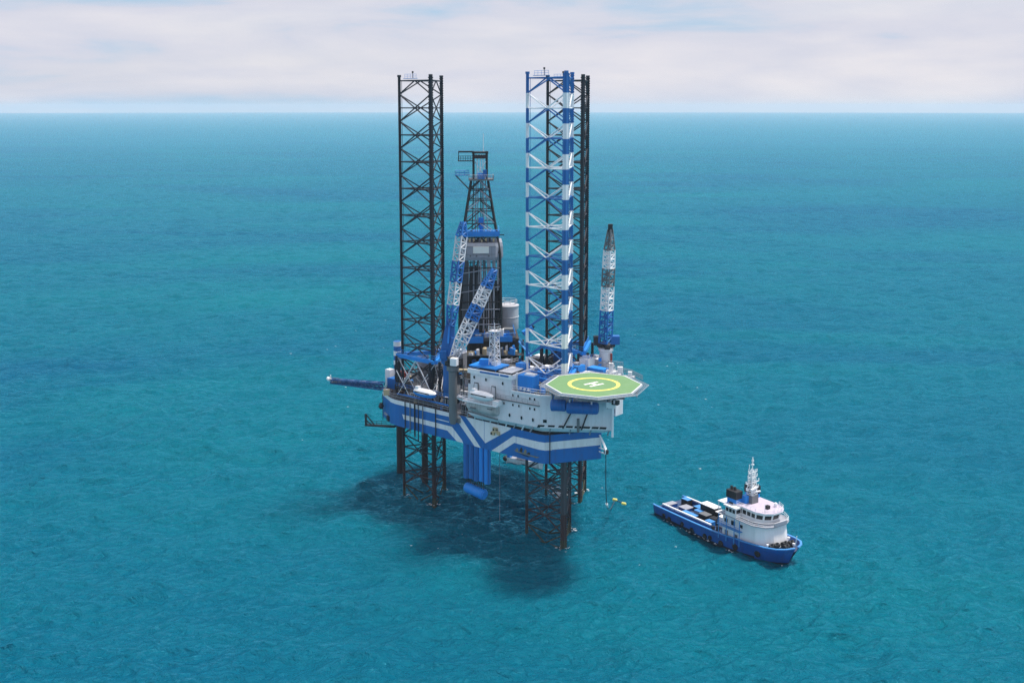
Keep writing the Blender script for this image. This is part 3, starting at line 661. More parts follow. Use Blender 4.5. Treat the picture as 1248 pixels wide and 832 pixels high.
def fitting(u, v, z, big=1.0):
    m = MB(); k = random.random(); h = random.uniform(.5, 1.7) * big; a = random.uniform(0, 3.1)
    if k < .35:
        m.box((u, v, z + h / 2), (random.uniform(.6, 1.8) * big, random.uniform(.5, 1.1) * big, h), a, 0); m.box((u, v, z + h + .06), (.5, .4, .14), a, 1)
    elif k < .6:
        r = random.uniform(.25, .55) * big; m.lathe((u, v, z), (u, v, z + h * 1.4), [(0, r), (.85, r), (1, r * .5)], 0, 12); m.tube((u + r, v, z), (u + r, v, z + h * 1.5), .07, 1)
    elif k < .8:
        r = random.uniform(.2, .5) * big; l = random.uniform(.8, 1.8) * big; c, s_ = math.cos(a) * l / 2, math.sin(a) * l / 2
        m.tube((u - c, v - s_, z + r), (u + c, v + s_, z + r), r, 0, 12); m.box((u, v, z + r * .5), (.4, .4, r), a, 1)
    else:
        m.path([(u, v, z), (u, v, z + h), (u + math.cos(a) * h, v + math.sin(a) * h, z + h), (u + math.cos(a) * h, v + math.sin(a) * h, z)], .1 * big, 0, 6)
    pal = [WHITE, WHITE, GREYW, LGREY, GREY, BRIGHT, BRIGHT, BLUE, BLACK, RUSTY, CREAM]
    m.build('deck_fitting', [random.choice(pal), random.choice(pal)], rig)
for k in range(24): fitting(random.uniform(-6, 18.5), random.uniform(.9, 6.5), ZT + random.choice([0, 0, 2.65]))
for k in range(8): fitting(random.uniform(-13, -6), random.uniform(6, 15), ZT + random.uniform(0, 1.2), 1.1)
ud = MB(); ud.box((17.5, 17.0, 33.3), (13, 13, .3), 0, 0)
for u in (11.5, 17.5, 23.5):
    for v in (11, 17, 23): ud.beam((u, v, ZT), (u, v, 33.2), .35, .35, 0)
ud.rail([(11.1, 23.4, 33.5), (11.1, 10.6, 33.5), (23.9, 10.6, 33.5)], 1.1, 1, 1.3, .05)
ud.build('upper_deck', [DECK, BRIGHT], rig)
for k in range(30):
    p = spt(random.uniform(-7, 7), random.uniform(-7.5, -6.2), random.choice([32.13, 35.33])); fitting(*p, 1.25)
for k in range(10):
    p = spt(random.uniform(-7.5, 4.5), random.uniform(-6.4, -5.6), 39.76); fitting(*p, 1.3)
for k in range(12): fitting(random.uniform(11.5, 23.5), random.uniform(10.8, 23.2), 33.5, 1.5)
for k in range(16): fitting(random.uniform(37, 49), random.uniform(.8, 12), 36.65)
for u, w, h in ((-2, 5, 6.5), (8, 4, 5.5)):
    xb = MB(); xb.beam((u, 1.7, 28), (u + w, 1.7, 28 + h), .13, .13); xb.beam((u + w, 1.75, 28), (u, 1.75, 28 + h), .13, .13); xb.build('cross_brace', WHITE, rig)
# raw water towers hanging under the near side
for k in range(5):
    u = 22.1 + k * 1.62; m = MB(); m.tube((u, .95, 12.4 + (.3 if k % 2 else 0)), (u, .95, 21.3), .80, 0, 16); m.tube((u + .8, .35, 12.6), (u + .8, .35, 21.2), .16, 1, 8)
    for z in (14.5, 17.6): m.tube((u, .95, z), (u, .95, z + .18), .86, 0, 16)
    m.build('raw_water_tower', [BRIGHT if k > 2 else BLUE, BLUE], rig, smooth=True)
for (u, v, r) in ((None, None, .95), (0, 0, .85)):
    p = world_to_rig(-30.9, 287.5, 0) if u is None else world_to_rig(-23.4, 279.5, 0)
    m = MB(); m.tube((p.x, p.y, -4), (p.x, p.y, 22), r, 0, 16); m.build('caisson', [paint('caisson_dark', (0.016, 0.012, 0.014), .7, .5, (.05, .025, .02))], rig, smooth=True)
p = world_to_rig(-3.0, 252.5, 0); m = MB(); m.tube((p.x, p.y, -1), (p.x, p.y, 21.2), .06, 0); m.build('sounding_line', LGREY, rig)
# white bracket at the right corner
m = MB(); a = Vector((53.3, 10.9, 26.6)); out = Vector((.72, -.25, 0))
o1 = a + out * 3.1 + Vector((0, 0, -2.9)); 
for dz in (0, -.9): m.tube(a + Vector((0, 0, -3.0 + dz)), o1 + Vector((0, 0, dz)), .16, 0)
m.tube(a, o1, .16, 0); m.tube(o1, o1 - Vector((0, 0, .9)), .16, 0); m.tube(a + Vector((-.5, .8, 0)), o1 + Vector((-.3, .8, 0)), .14, 0); m.tube(o1, o1 + Vector((-.3, .8, 0)), .12, 0); m.box(o1 + Vector((0, .3, -.5)), (.9, .6, .9), 0, 1)
m.tube(a + Vector((.5, 0, -3)), a + Vector((.3, 0, 0)), .12, 0)
m.build('hose_bracket', [WHITE, BLACK], rig)

# ------------------------------------------------------------------ things carried by the rig
def lifeboat(name, label, cu, cv, cz, L, hull_m, top_m, rz=TH, group=None):
    o = empty(name, W(cu, cv, cz), rz); tag(o, label, 'lifeboat', group)
    n, secs = 12, 13; b = MB(); g = []
    for i in range(secs):
        t = i / (secs - 1) * 2 - 1; w = max(.05, (1 - abs(t) ** 3.2)) ** .5; row = []
        for k in range(n):
            a = math.pi + math.pi * k / (n - 1)
            row.append((t * L / 2, math.cos(a) * w * L * .17, .1 + math.sin(a) * w * L * .15 + .16 * t * t))
        g.append(row)
    for i in range(secs - 1):
        for k in range(n - 1): b.face([g[i][k], g[i + 1][k], g[i + 1][k + 1], g[i][k + 1]], 0)
    b.build('hull', [hull_m], o, smooth=True)
    b = MB(); g = []
    for i in range(secs):
        t = i / (secs - 1) * 2 - 1; w = max(.04, (1 - abs(t) ** 2.6)) ** .5; row = []
        for k in range(n):
            a = math.pi * k / (n - 1)
            row.append((t * L / 2 * .96, math.cos(a) * w * L * .165, .12 + math.sin(a) * w * L * .135 + .16 * t * t))
        g.append(row)
    for i in range(secs - 1):
        for k in range(n - 1): b.face([g[i][k], g[i][k + 1], g[i + 1][k + 1], g[i + 1][k]], 0)
    b.box((-L * .3, 0, L * .15), (L * .13, L * .14, L * .08), 0, 0)
    b.build('canopy', [top_m], o, smooth=True)
    b = MB()
    b.box((0, -L * .155, L * .05), (L * .62, .1, L * .03), 0)
    b.build('window_band', WINDOW, o)
    b = MB(); b.tube((-L * .5, 0, .05), (L * .5, 0, .05), .05); 
    for s in (-1, 1): b.tube((s * L * .36, 0, .1), (s * L * .36, .5, L * .36), .07); b.tube((s * L * .36, .5, L * .36), (s * L * .36, 1.8, L * .3), .14); b.tube((s * L * .36, 1.8, L * .3), (s * L * .36, 1.9, -1.4), .14)
    b.build('davit_gear', GREY, o)
    return o
lifeboat('lifeboat', 'white topped lifeboat with a blue hull at the deck edge by the black left leg', 9.7, -.2, 31.0, 7.6, BRIGHT, WHITE)
lifeboat('lifeboat', 'white lifeboat with a dark blue band in front of the porthole wall', 31.4, -4.3, 35.0, 7.2, WHITE, WHITE)
lifeboat('rescue_boat', 'small open white rescue boat beside the grey crane pedestal', 22.9, -1.2, 32.2, 3.8, WHITE, LGREY)
# cradle deck under the second boat
m = MB(); m.box((30.9, -3.7, 33.25), (9.6, 2.2, .3), R(4)); m.rail([(26.2, -4.9, 33.4), (35.6, -4.3, 33.4)], 1.0, 0, 1.4, .05); m.box((35.2, -3.4, 33.9), (1.5, 1.6, 1.0), R(4)); m.build('boat_deck', WHITE, acc)
sh = MB(); sh.lathe((25.4, -2.4, 32.0), (34.6, -1.8, 31.6), [(0, .5), (.03, 1.0), (.1, 1.45), (.2, 1.6), (.85, 1.55), (.97, 1.2), (1, .6)], 0, 22)
sh.box((28.5, -4.0, 31.6), (1.6, .12, .35), R(4), 1); sh.box((33, -3.4, 32.0), (1.4, .12, .3), R(4), 1); sh.tube((25.6, -2.9, 30.2), (34.6, -2.5, 29.7), .18, 1)
sh.build('rounded_side_tank', [paint('weathered_grey', (.50, .49, .48), .6, .75, (.16, .14, .12)), GREY], acc, smooth=True)
tn = MB(); tn.lathe((-3.6, 0, 0), (3.6, 0, 0), [(0, .7), (.03, 1.2), (.08, 1.35), (.92, 1.35), (.97, 1.2), (1, .7)], 0, 20)
for k in (-2.2, 0, 2.2): tn.lathe((k - .1, 0, 0), (k + .1, 0, 0), [(0, 1.35), (.1, 1.41), (.9, 1.41), (1, 1.35)], 1, 20)
for k in (-2.2, 2.2): tn.box((k, 0, 1.7), (.25, .25, 1.2), 0, 1)
x, y = front(9.6, 2.2); t = tn.build('liferaft_tank', [BLUE, BLUE], None, smooth=True); tx, ty, _ = W(x, y); t.location = (tx, ty, 34.9); t.rotation_euler = (0, 0, TH + math.atan2(FT[1], FT[0]))
tag(t, 'large blue horizontal cylinder slung under the middle of the helideck', 'tank', 'blue cylinders under the helideck')
x, y = front(4.3, 1.9); t2 = t.copy(); COL.objects.link(t2); tx, ty, _ = W(x, y); t2.location = (tx, ty, 35.2); t2.scale = (.48, .95, .95)
tag(t2, 'short dark blue cylinder under the left edge of the helideck', 'tank', 'blue cylinders under the helideck')
# blue fender hung below the raw water towers
o = empty('hanging_fender', W(24.6, 1.2, 9.7), TH + R(-3)); tag(o, 'bright blue drum hanging low over dark water below the blue tubes', 'fender')
m = MB(); m.lathe((-3.2, 0, .25), (3.2, 0, -.35), [(0, .6), (.03, 1.05), (.1, 1.3), (.88, 1.3), (.955, 1.22), (.96, 1.0), (1, .9)], 0, 20); m.lathe((2.4, 0, -.28), (2.55, 0, -.29), [(0, 1.28), (.2, 1.36), (.8, 1.36), (1, 1.28)], 0, 20); m.build('drum', BRIGHT, o, smooth=True)
for k in range(10):
    x = -2.7 + k * .6; m = MB(); m.path([(x, 0, 1.0), (x + random.uniform(-.2, .2), -.1, 1.9), (x + random.uniform(-.2, .2), -.2, 3.2)], .11, 0, 5); m.build('chain', BLACK, o)
# hose with floats
hz_ = empty('transfer_hose', W(54.6, 10.4, 23.2)); tag(hz_, 'thin dark hose hanging to the sea, ending in two yellow floats', 'hose')
x0, y0, _ = W(55.6, 10.2); pts = []
end = (26.6, 262.2)
def bez(t):
    p = ((x0, y0, 23.2), (x0 + .1, y0 + .2, 12), (x0 + .8, y0 + 9, 2.5), (26.3, 264.6, .35))
    return tuple(sum(c * q[i] for c, q in zip(((1 - t) ** 3, 3 * t * (1 - t) ** 2, 3 * t * t * (1 - t), t ** 3), p)) for i in range(3))
hx, hy, hzz = hz_.location
loc = lambda p: (p[0] - hx, p[1] - hy, p[2] - hzz)
cv = [bez(k / 18) for k in range(19)]
cv += [(28.3, 262.0, .3)]
m = MB(); m.path([loc(p) for p in cv], .10, 0, 7); m.tube(loc(cv[9]), loc(cv[10]), .3, 1, 8); m.build('line', [paint('hose_black', (.012, .03, .05), .5, .2), WHITE], hz_)
for p in (cv[-2], cv[-1]):
    m = MB(); l = loc(p); m.lathe((l[0] - .58, l[1] + .3, l[2]), (l[0] + .58, l[1] - .3, l[2]), [(0, .15), (.15, .38), (.45, .38), (.5, .3), (.55, .38), (.85, .38), (1, .15)], 0, 12); m.build('float', paint('float_yellow', (.80, .72, .20), .5, .1), hz_, smooth=True)

# containers, baskets and pipe stacks lying on the decks
def container(u, v, z, sx, sy, sz, mat, label, rz=0, name='cargo_container', cat='container', group=None):
    o = empty(name, W(u, v, z), TH + rz); tag(o, label, cat, group)
    m = MB(); m.box((0, 0, sz / 2), (sx, sy, sz), 0, 0)
    for k in range(int(sx / .35)): m.box((-sx / 2 + .2 + k * .35, -sy / 2 - .02, sz / 2), (.16, .06, sz * .86), 0, 0)
    m.build('body', mat, o)
    m = MB()
    for a in (-1, 1):
        for b in (-1, 1): m.box((a * sx / 2, b * sy / 2, sz / 2), (.16, .16, sz + .1), 0)
    m.build('corner_post', mat, o)
    m = MB(); m.box((0, 0, sz + .02), (sx * .97, sy * .97, .06), 0); m.build('lid', mat, o)
    return o
container(-8.6, 8.0, ZT, 3.6, 2.4, 2.6, BLUE, 'deep blue container beside the striped stack at the left end')
container(-9.6, 11.6, ZT, 2.2, 2.0, 3.4, RED, 'dull red box behind the blue container at the left end')
container(-12.0, 9.2, ZT, 1.6, 1.6, 4.2, WHITE, 'narrow white frame box at the left tip of the deck')
container(25.6, 13.2, ZT, 4.5, 2.4, 2.5, CREAM, 'cream container in the dark clutter below the derrick')
container(46.2, 20.5, 36.7, 4.5, 2.4, 2.4, BRIGHT, 'bright blue container on the roof behind the helideck')
container(35.4, 5.6, 39.75, 2.4, 1.8, 1.6, BRIGHT, 'small bright blue crate beside the white lattice mast')
def pipe_stack(u, v, z, L, n, rows, rz, mat, label):
    o = empty('pipe_stack', W(u, v, z), TH + rz); tag(o, label, 'pipes', 'stacks of drill pipe on deck')
    m = MB()
    for r in range(rows):
        for k in range(n - r): m.tube((-L / 2 + random.uniform(-.3, .3), (k - (n - r) / 2) * .36 + .18, .2 + r * .31), (L / 2 + random.uniform(-.3, .3), (k - (n - r) / 2) * .36 + .18, .2 + r * .31), .17, 0, 8)
    m.build('pipe', mat, o)
    m = MB()
    for s in (-.35, .35):
        for q6 in (-1, 1): m.box((L * s, q6 * (n * .18 + .1), .6), (.18, .14, 1.5), 0)
        m.box((L * s, 0, -.05), (.25, n * .36, .1), 0)
    m.build('rack', GREY, o)
pipe_stack(18.6, 10.2, 34.2, 9, 9, 4, R(8), PIPE, 'rusty brown drill pipe in a rack left of the white lattice mast')
pipe_stack(23.5, 19.5, 35.2, 10, 10, 4, R(35), BLACK, 'black drill pipe in a rack at the foot of the derrick')
pipe_stack(20.3, 6.2, 37.0, 8, 3, 1, R(30), CREAM, 'pale cream pipes laid across the deck below the crane boom')
m = MB()
for u, v, h in ((15.5, 9.5, 6.5), (21.5, 10.8, 6.5), (21, 17, 7.5), (26, 22.5, 7.5), (17.6, 5, 9.3), (23, 7.6, 9.3)): m.beam((u, v, ZT), (u, v, ZT + h), .3, .3)
m.box((18.6, 10.2, 34.0), (9.5, 4.2, .25), R(8)); m.box((23.5, 19.5, 35.0), (10.5, 4.6, .25), R(35)); m.box((20.3, 6.2, 36.8), (8.2, 1.6, .2), R(30))
m.build('pipe_deck', GREY, rig)

# ------------------------------------------------------------------ supply vessel
HB = R(-55.5); SB = empty('supply_boat', (40.4, 256.0, 0), HB)   # x runs from stern to bow
tag(SB, 'blue hulled supply boat with white wheelhouse afloat beside the rig', 'boat')
ST = [(-2.6, 4.5, 4.9, 1.9), (-1.4, 4.8, 5.1, 1.9), (6, 5.0, 5.2, 1.9), (12, 5.0, 5.2, 1.9), (18, 5.0, 5.2, 2.0), (23, 4.9, 5.2, 2.3), (27.0, 4.6, 5.2, 2.7), (30.5, 4.0, 5.0, 3.0), (33.5, 3.1, 4.65, 3.2), (35.6, 1.9, 3.8, 3.4), (37.0, .8, 2.4, 3.5), (37.9, .05, .5, 3.6)]
def hullpt(s, f, sd):
    x, bw, bd, zd = s; z = -1.2 + (zd + 1.2) * f
    g = max(0, min(1, (z) / zd)) if zd else 0
    hb_ = (bw * .86 + bw * .14 * min(1, (z + 1.2) / 1.2)) if z < 0 else bw + (bd - bw) * g ** 1.3
    rake = 0.0 if x < 26 else (x - 26) / 12 * (f - 1) * 2.6
    return (x + rake, sd * hb_, z)
hm = MB(); FS = [0, .2, .33, .46, .6, .74, .88, 1.0]
for sd in (-1, 1):
    for i in range(len(ST) - 1):
        for k in range(len(FS) - 1):
            q4 = [hullpt(ST[i], FS[k], sd), hullpt(ST[i + 1], FS[k], sd), hullpt(ST[i + 1], FS[k + 1], sd), hullpt(ST[i], FS[k + 1], sd)]
            zc = sum(p[2] for p in q4) / 4
            hm.face(q4 if sd < 0 else q4[::-1], 1 if zc < .45 else 0)
hm.face([hullpt(ST[0], f, -1) for f in FS][::1] + [hullpt(ST[0], f, 1) for f in reversed(FS)], 0)
for i in range(len(ST) - 1):                                     # deck just under the sheer
    a, b = ST[i], ST[i + 1]
    hm.face([(a[0], -a[2] + .05, a[3] - .02), (b[0], -b[2] + .05, b[3] - .02), (b[0], b[2] - .05, b[3] - .02), (a[0], a[2] - .05, a[3] - .02)], 2)
bhull = hm.build('hull', [BOATBLUE, paint('boot_top', (.012, .014, .03), .6, .3), BOATDECK], SB, smooth=True)
# bulwarks with pale caps
def bulwark(i0, i1, h, name, mcap, m0=BOATBLUE):
    for sd in (-1, 1):
        b = MB(); c = MB()
        for i in range(i0, i1):
            a, d2 = ST[i], ST[i + 1]
            fl = 1.0 if i < 6 else 1.05
            p = [(a[0], sd * a[2], a[3]), (d2[0], sd * d2[2], d2[3]), (d2[0] + (.35 if i > 7 else 0), sd * d2[2] * fl, d2[3] + h), (a[0] + (.35 if i > 8 else 0), sd * a[2] * fl, a[3] + h)]
            b.face(p if sd < 0 else p[::-1], 0)
            pi = [(x, y - sd * .14, z) for x, y, z in p]; b.face(pi[::-1] if sd < 0 else pi, 0)
            c.beam(p[3], p[2], .5, .2, 0)
        b.build(name, [m0], bhull); c.build('cap_rail', [mcap], bhull)
bulwark(5, 11, .95, 'bow_bulwark', BOATLB); bulwark(0, 5, .9, 'stern_bulwark', BOATLB)
# crash rails along the aft deck
cr = MB()
for sd in (-1, 1):
    cr.beam((1.0, sd * 4.0, 4.1), (17.5, sd * 4.0, 4.2), .45, .3, 0); cr.beam((1.0, sd * 4.3, 3.5), (17.5, sd * 4.3, 3.6), .2, .6, 1)
    for k in range(9): cr.beam((1.2 + k * 2, sd * 4.0, 2.6), (1.2 + k * 2, sd * 4.0, 4.1), .25, .25, 1)
cr.v = [(x - 1.2, y, z - .75) for x, y, z in cr.v]
cr.build('crash_rail', [WHITE, BOATBLUE], SB)
for k, (x, z, w) in enumerate(((1.5, 1.2, .7), (3.4, .9, .8), (8, 1.2, .7), (11.2, .8, .8), (15.5, .7, .9), (17.2, .9, .8), (20.6, .7, 1.0), (25, 1.4, 1.1), (31.4, 1.8, 1.15))):
    i = max(j for j in range(len(ST)) if ST[j][0] <= x); a, b = ST[i], ST[i + 1]; t = (x - a[0]) / (b[0] - a[0])
    s = tuple(a[q7] + (b[q7] - a[q7]) * t for q7 in range(4)); f = (z + 1.2) / (s[3] + 1.2)
    for sd in (-1, 1):
        p = hullpt(s, f, sd); m = MB(); ang = math.atan2(sd * (b[2] - a[2]), b[0] - a[0]) * .8
        m.lathe((p[0], p[1] - sd * .1, z), (p[0] + sd * math.sin(-ang) * .0, p[1] + sd * .35, z), [(0, w * .62), (.3, w * .7), (.7, w * .7), (1, w * .55), (1.0, w * .28), (.8, w * .25)], 0, 14)
        m.build('tyre_fender', RUBBER, bhull, smooth=True)
# deckhouse, tier by tier
H0 = [(17.8, -4.1), (28.2, -4.1), (30.3, -3.2), (31.4, -1.6), (31.4, 1.6), (30.3, 3.2), (28.2, 4.1), (17.8, 4.1)]
H1 = [(17.8, -4.0), (27.6, -4.0), (29.5, -3.1), (30.3, -1.6), (30.3, 1.6), (29.5, 3.1), (27.6, 4.0), (17.8, 4.0)]
dh = MB(); dh.prism(H0, 2.7, 8.6, 0, poly_top=H1, top=1)
house = dh.build('deckhouse', [WHITE, LGREY], SB, bevel=.15)
gal = MB(); gal.prism([(17.2, -4.7), (27.5, -4.7), (30.0, -3.5), (31.0, -1.8), (31.0, 1.8), (30.0, 3.5), (27.5, 4.7), (17.2, 4.7)], 8.62, 8.8, 0)
gal.rail([(17.3, -4.6, 8.8), (27.5, -4.6, 8.8), (29.9, -3.4, 8.8), (30.9, -1.8, 8.8), (30.9, 1.8, 8.8), (29.9, 3.4, 8.8), (27.5, 4.6, 8.8), (17.3, 4.6, 8.8)], 1.0, 1, 1.2, .05)
gal.prism([(30.95, -1.8), (31.05, -1.8), (31.05, 1.8), (30.95, 1.8)], 8.8, 9.7, 0)
gal.build('bridge_deck', [LGREY, WHITE], house)
mid = MB(); mid.box((20.5, -4.5, 6.0), (7.0, .9, .15), 0); mid.rail([(17.2, -4.95, 6.0), (24.2, -4.95, 6.0)], 1.0, 0, 1.2, .05)
for x in (17.6, 20, 22.4, 24): mid.tube((x, -4.9, 2.8), (x, -4.9, 8.6), .1)
mid.build('side_gallery', BOATLB, house)
for x, z, w, h in ((19.0, 7.2, .9, .8), (21.2, 7.2, 1.1, 1.0), (19.2, 4.0, .9, 1.8), (22.2, 3.9, .8, 1.8), (23.7, 7.2, .7, .7)):
    m = MB(); m.box((x, -4.12, z), (w, .1, h)); m.box((x, 4.12, z), (w, .1, h)); m.build('door' if h > 1.5 else 'window', WINDOW if h < 1.5 else GREY, house)
br = MB()
B0 = [(20.2, -3.6), (26.6, -3.6), (28.2, -2.8), (29.2, -1.2), (29.2, 1.2), (28.2, 2.8), (26.6, 3.6), (20.2, 3.6)]
B1 = [(20.2, -3.75), (26.9, -3.75), (28.7, -2.95), (29.8, -1.25), (29.8, 1.25), (28.7, 2.95), (26.9, 3.75), (20.2, 3.75)]
B2 = [(19.8, -4.2), (27.0, -4.2), (29.1, -3.3), (30.3, -1.4), (30.3, 1.4), (29.1, 3.3), (27.0, 4.2), (19.8, 4.2)]
br.prism(B0, 8.8, 11.5, 0, poly_top=B1); br.prism(B2, 11.5, 11.8, 0, top=1)
br.rail([(20, -4.0, 11.8), (27, -4.0, 11.8), (29, -3.1, 11.8), (30.1, -1.3, 11.8), (30.1, 1.3, 11.8), (29, 3.1, 11.8), (27, 4.0, 11.8)], .9, 0, 1.2, .05)
bridge = br.build('wheelhouse', [WHITE, paint('boat_roof', (.55, .48, .58), .7, .4)], SB, bevel=.06)
for k in range(len(B0) - 1):
    a0, b0, a1, b1 = B0[k], B0[k + 1], B1[k], B1[k + 1]; L = math.hypot(b0[0] - a0[0], b0[1] - a0[1]); n = max(1, int(L / 1.25))
    nx, ny = (b0[1] - a0[1]) / L, -(b0[0] - a0[0]) / L
    for q8 in range(n):
        f0, f1 = (q8 + .12) / n, (q8 + .88) / n
        def wp(f, h): 
            g = (h - 8.8) / 2.7
            x = (a0[0] + (b0[0] - a0[0]) * f) * (1 - g) + (a1[0] + (b1[0] - a1[0]) * f) * g; y = (a0[1] + (b0[1] - a0[1]) * f) * (1 - g) + (a1[1] + (b1[1] - a1[1]) * f) * g
            return (x + nx * .04, y + ny * .04, h)
        m = MB(); m.face([wp(f0, 9.95), wp(f1, 9.95), wp(f1, 11.0), wp(f0, 11.0)]); m.build('window', WINDOW, bridge)
aw_ = MB(); aw_.box((18.0, -1.5, 11.0), (4.2, 4.6, .22), 0, 0)       # white wing roof abaft the wheelhouse
for p in ((16.1, -3.6), (16.1, .6), (19.8, -3.6)): aw_.tube((*p, 8.8), (*p, 11), .1, 0)
aw_.build('wing_roof', WHITE, house)
bw = MB(); bw.box((20.9, -3.9, 10.0), (3.2, 1.5, 2.3), 0, 0); bw.box((20.9, -3.95, 11.35), (3.9, 2.0, .28), 0, 0); bw.build('bridge_wing', WHITE, house)
for x in (19.9, 20.9, 21.9):
    m = MB(); m.box((x, -4.67, 10.4), (.75, .06, .9)); m.build('window', WINDOW, house)
m = MB(); m.box((22.53, -3.9, 10.4), (.06, 1.1, .9)); m.build('window', WINDOW, house)
for s in (-1, 1):
    fn = MB(); fn.prism([(18.6, s * 2.6 - .9), (21.4, s * 2.6 - .9), (21.4, s * 2.6 + .9), (18.6, s * 2.6 + .9)], 8.8, 12.9, 1, poly_top=[(18.4, s * 2.6 - .85), (21.2, s * 2.6 - .85), (21.2, s * 2.6 + .85), (18.4, s * 2.6 + .85)]); fn.prism([(18.2, s * 2.6 - .95), (21.3, s * 2.6 - .95), (21.3, s * 2.6 + .95), (18.2, s * 2.6 + .95)], 12.9, 15.0, 0); fn.box((19.8, s * 2.6 - .92, 10.6), (1.2, .12, 2.6), 0, 0)
    for q9 in (19, 20): fn.tube((q9, s * 2.6, 15.0), (q9 - .2, s * 2.6, 15.9), .3, 0, 9)
    fn.build('funnel', [BLACK, BRIGHT], SB, bevel=.12)
fb = MB(); fb.box((22.6, 0, 12.9), (1.6, 1.8, 2.2), 0, 0); fb.box((21.8, -1.3, 12.8), (1.2, 1.0, 2.0), 0, 1); fb.build('mast_house', [GREY, BRIGHT], SB)
ma = MB(); ma.lattice((22.4, 0, 14), (22.2, 0, 21.0), 1.5, .9, 6, .11, [0], rb=.08); ma.tube((22.2, .1, 21), (22.2, .1, 24.2), .11, 0); ma.tube((21.9, -.5, 21), (21.9, -.5, 22.2), .1, 0)
for z, w in ((15.6, 3.4), (17.3, 3.6), (18.8, 2.6), (20.1, 2.4)):
    ma.beam((22.4, -w / 2, z), (22.4, w / 2, z), .25, .18, 0)
    for s in (-1, 1): ma.tube((22.4, s * w / 2, z), (22.4, s * w / 2, z + .7), .12, 0)
ma.box((22.2, .1, 23.3), (.35, .35, .6)); ma.box((22.2, .1, 22.2), (.5, .5, .4))
mast = ma.build('mast', WHITE, SB)
m = MB(); m.box((23.3, -.3, 16.0), (.4, 2.6, .35), .3); m.tube((23.2, -.3, 15.4), (23.2, -.3, 16), .2); m.build('radar', WHITE, mast)
m = MB(); m.box((23.2, .3, 14.9), (.35, 2.2, .3), -.2); m.build('radar', WHITE, mast)
for p, h in (((28.6, .8, 11.8), 1.4), ((28.2, -2.2, 11.8), 2.2), ((28.3, 2.6, 11.8), 1.6)):
    m = MB(); m.tube(p, (p[0], p[1], p[2] + h), .06); m.build('aerial', WHITE, bridge)
m = MB(); m.lathe((27.4, 2.4, 11.8), (27.4, 2.4, 13.0), [(0, .15), (.4, .4), (.8, .4), (1, .1)], 0, 10); m.build('radome', WHITE, bridge)
m = MB(); m.box((27.3, -.2, 12.3), (.8, .8, .9)); m.build('searchlight', BLACK, bridge)
# windlass and gear on the foredeck
for k, (x, y) in enumerate(((32.6, -1.6), (33.0, .2), (33.4, 1.5), (32.4, -2.7), (34.4, -.6))):
    m = MB(); m.tube((x, y - .6, 5.9), (x, y + .6, 5.9), .55, 0, 12); m.box((x, y, 5.5), (1.2, .5, 1.0), .2, 0); m.tube((x + .3, y, 5.2), (x + .3, y, 6.7), .16, 0); m.build('windlass', BLACK, SB)
m = MB()
for k, (x, y) in enumerate(((31.9, 2.3), (34.9, .9), (32.1, -3.3))): m.tube((x, y, 5), (x, y, 6.2), .12); m.box((x, y, 6.3), (.5, .4, .4))
m.build('bollard', WHITE, SB)
m = MB(); m.tube((37.9, 0, 6.8), (38.2, 0, 9.0), .07); m.build('jackstaff', WHITE, SB)
# the superstructure is broad and low: bring the tiers to their measured heights
def measured(o, wide):
    if o.type == 'MESH':
        for v in o.data.vertices:
            z = v.co.z
            if z > 11.8: z = 10.8 + (z - 11.8) * .84
            elif z > 8.6: z = 7.9 + (z - 8.6) * 2.9 / 3.2
            elif z > 2.7: z = 2.0 + (z - 2.7) * 5.9 / 5.9
            else: z -= .7
            v.co = (v.co.x + 2.6, v.co.y * wide, z)
    for c in o.children: measured(c, wide)
for o in [c for c in SB.children if c.name.split('.')[0] in ('deckhouse', 'wheelhouse', 'funnel', 'mast_house', 'mast')]: measured(o, .95 if o == bridge else 1.13)
for o in [c for c in SB.children if c.name.split('.')[0] in ('windlass', 'bollard', 'jackstaff')]:
    for v in o.data.vertices: v.co = (v.co.x + 1.6 if v.co.x < 37 else v.co.x, v.co.y * 1.25, v.co.z - 1.75)
# winch house in front of the deckhouse, aft
m = MB(); m.box((16.6, 1.0, 3.9), (2.2, 3.4, 2.4), 0, 0); m.box((16.6, 1, 5.15), (2.5, 3.7, .12), 0, 0); m.tube((15.1, -.2, 3.6), (15.1, 2.4, 3.6), .85, 1, 14); m.v = [(x, y, z - .6) for x, y, z in m.v]; m.build('towing_winch', [WHITE, BLACK], SB)
# cargo on the aft deck: each piece its own thing
def deck_cargo(x, y, sx, sy, sz, body, lid, label, name='cargo_container', rz=0, cat='container', group=None, over=.2):
    c_, s_ = math.cos(HB), math.sin(HB)
    o = empty(name, (40.4 + x * c_ - y * s_, 256 + x * s_ + y * c_, 1.95), HB + rz); tag(o, label, cat, group)
    m = MB(); m.box((0, 0, sz / 2), (sx, sy, sz))
    for k in range(int(sx / .5)):
        for q in (-1, 1): m.box((-sx / 2 + .25 + k * .5, q * (sy / 2 + .03), sz / 2), (.2, .08, sz * .9))
    m.build('body', body, o); m = MB(); m.box((0, 0, sz + .06), (sx + over, sy + over, .12)); m.build('lid', lid, o)
    return o
deck_cargo(9.4, 2.7, 4.6, 2.2, 2.6, BLACK, WHITE, 'dark container with white lid on the far side of the boat deck')
deck_cargo(12.6, 2.9, 2.2, 1.8, 1.9, BLACK, WHITE, 'small dark crate with white lid behind the long one on the boat')
deck_cargo(10.6, -.2, 2.6, 2.0, 1.4, BLACK, GREY, 'low black skid in the middle of the boat deck', over=0)
deck_cargo(13.2, .2, 2.0, 1.6, 1.2, GREY, BLACK, 'low grey skid next to the white winch house', over=0)
deck_cargo(5.8, 2.8, 2.4, 2.2, 1.0, BLACK, BOATLB, 'shallow black tray with pale blue cover near the boat stern', name='cargo_tray', cat='tray', over=0)
